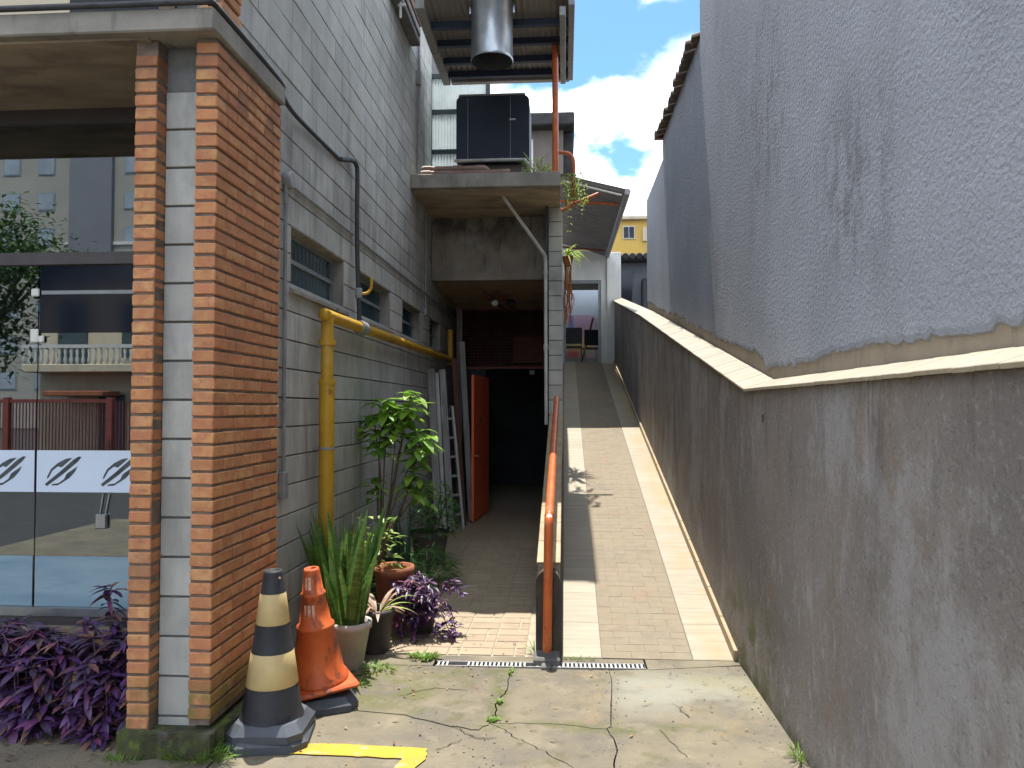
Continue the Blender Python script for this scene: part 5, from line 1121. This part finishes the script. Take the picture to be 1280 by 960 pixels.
m = MB(); m.box(-15.8, -8, -19, -13, 0, 5.4); m.build('wall', M['cream_wall'], yh)
m = MB(); m.bbox(-15.8, -7.8, -13, -12.2, 2.75, 2.98, .02); m.build('balcony', M['cream_wall'], yh)
m = MB()
m.box(-15.8, -7.8, -12.3, -12.2, 3.45, 3.55)
for i in range(44): x = -15.75 + i * .18; m.lathe([(.03, 0), (.06, .12), (.03, .25), (.05, .38), (.03, .47)], 6, T(x, -12.25, 2.98))
tag(m.build('baluster', M['white_wall'], yh), kind='stuff')
for x0, x1, z0, z1 in ((-15.2, -14.3, 3.0, 5.0), (-13.2, -11.9, 3.2, 4.9), (-12.6, -10.6, 2.0, 2.6), (-13.9, -13.1, 0, 2.1)):
    m = MB(); m.box(x0, x1, -13.02, -12.93, z0, z1); m.build('window', M['teal_frame'], yh)
m = MB(); m.box(-12.2, -8.4, -13.03, -12.95, 0, 1.95); m.build('garage_shutter', M['shutter'], yh)
m = MB(); m.bbox(-15.0, -13.2, -12.9, -12.0, 2.05, 2.2, .02); m.build('porch_roof', M['terracotta'], yh)
gt = thing('street_gate', (-14, -11, 0), 'red bar gate in front of the cream house, reflected in the shop glass', 'gate')
m = MB()
for x in (-16.2, -15.3, -12.35): m.box(x - .08, x + .08, -11.1, -10.95, 0, 2.0)
m.box(-16.2, -12.3, -11.06, -11.0, 1.85, 1.95); m.box(-16.2, -12.3, -11.06, -11.0, .3, .38); m.build('gate_frame', M['red_gate'], gt)
m = MB()
for i in range(40): x = -16.1 + i * .095; m.box(x, x + .02, -11.05, -11.02, .0, 1.9)
for i in range(36): x = -12.2 + i * .095; m.box(x, x + .02, -11.05, -11.02, .0, 1.9)
tag(m.build('gate_bar', M['red_gate'], gt), kind='stuff')
tr = thing('street_tree', (-13.2, -7.2, 0), 'dark green street tree reflected at the left of the shop glass', 'tree')
m = MB(); m.tube(bez([(-13.2, -7.2, -.05), (-13.15, -7.2, 1.5), (-13.3, -7.1, 3.0), (-13.2, -7.2, 4.6)], 4), [.18 - .010 * i for i in range(13)], 10)
q = random.Random(81); limbs = []
for k in range(9):
    a = k * .7; e = V3((-13.2 + 1.5 * math.cos(a), -7.2 + 1.5 * math.sin(a), q.uniform(3.6, 6.0))); limbs.append(e); m.tube([(-13.25, -7.15, 2.6 + .15 * k), (V3((-13.25, -7.15, 2.9)) + e) / 2, e], [.07, .05, .02], 7)
m.build('trunk', M['bark'], tr); m = MB()
for e in limbs + [V3((-13.2, -7.2, 5.6)), V3((-12.6, -7.6, 5.9)), V3((-13.0, -7.3, 5.0)), V3((-12.3, -7.2, 5.2)), V3((-12.5, -7.0, 3.3)), V3((-13.3, -7.2, 3.6)), V3((-12.4, -7.2, 3.9)), V3((-12.9, -6.9, 2.7))]:
    for _ in range(330):
        d = V3((q.gauss(0, 1), q.gauss(0, 1), q.gauss(0, .7))) * .38; m.leaf(e + d, (q.uniform(-1, 1), q.uniform(-1, 1), q.uniform(-.6, .6)), .18, .09, .4, 2)
tag(m.build('crown', M['tree_leaf'], tr), kind='stuff')

q = random.Random(91); m = MB()
for _ in range(170):
    k = q.random()
    if k < .45: x, y = q.uniform(-1.5, -.3), q.uniform(4.6, 5.9)
    elif k < .75: x, y = q.uniform(-3.0, -1.75), q.uniform(3.62, 4.0)
    else: x, y = q.uniform(-1.6, 1.1), q.uniform(3.6, 5.2)
    a = q.uniform(0, 6.28); m.leaf((x, y, .008), (math.cos(a), math.sin(a), q.uniform(0, .4)), q.uniform(.012, .045), q.uniform(.006, .018), q.uniform(.2, .8), 3, .4)
tag(m.build('leaf_litter', mat('dry leaf litter', (.2, .12, .05), None, rough=.9, island=True, rand_cols=[(.22, .12, .05), (.30, .2, .09), (.12, .075, .04), (.16, .05, .06), (.34, .27, .15)])), 'scattered small dry leaves on the driveway concrete', 'leaf litter', kind='stuff')
m = MB()
for _ in range(420):
    x, y = q.uniform(-3, 1.15), q.uniform(3.55, 5.25); r = q.uniform(.002, .006); 
    if q.random() < .4: x = q.choice([q.gauss(-.39, .05), q.gauss(.25, .04), q.gauss(1.1, .05)])
    m.lathe([(r, 0), (r * .7, r)], 5, T(x, y, -.002, 0, 0, q.uniform(0, 3)), smooth=False)
tag(m.build('grit', mat('loose grit', (.2, .18, .15), None, rough=1, island=True, rand_cols=[(.26, .23, .18), (.12, .11, .095), (.34, .31, .26)])), 'loose grit and crumbs of concrete on the driveway', 'grit', kind='stuff')
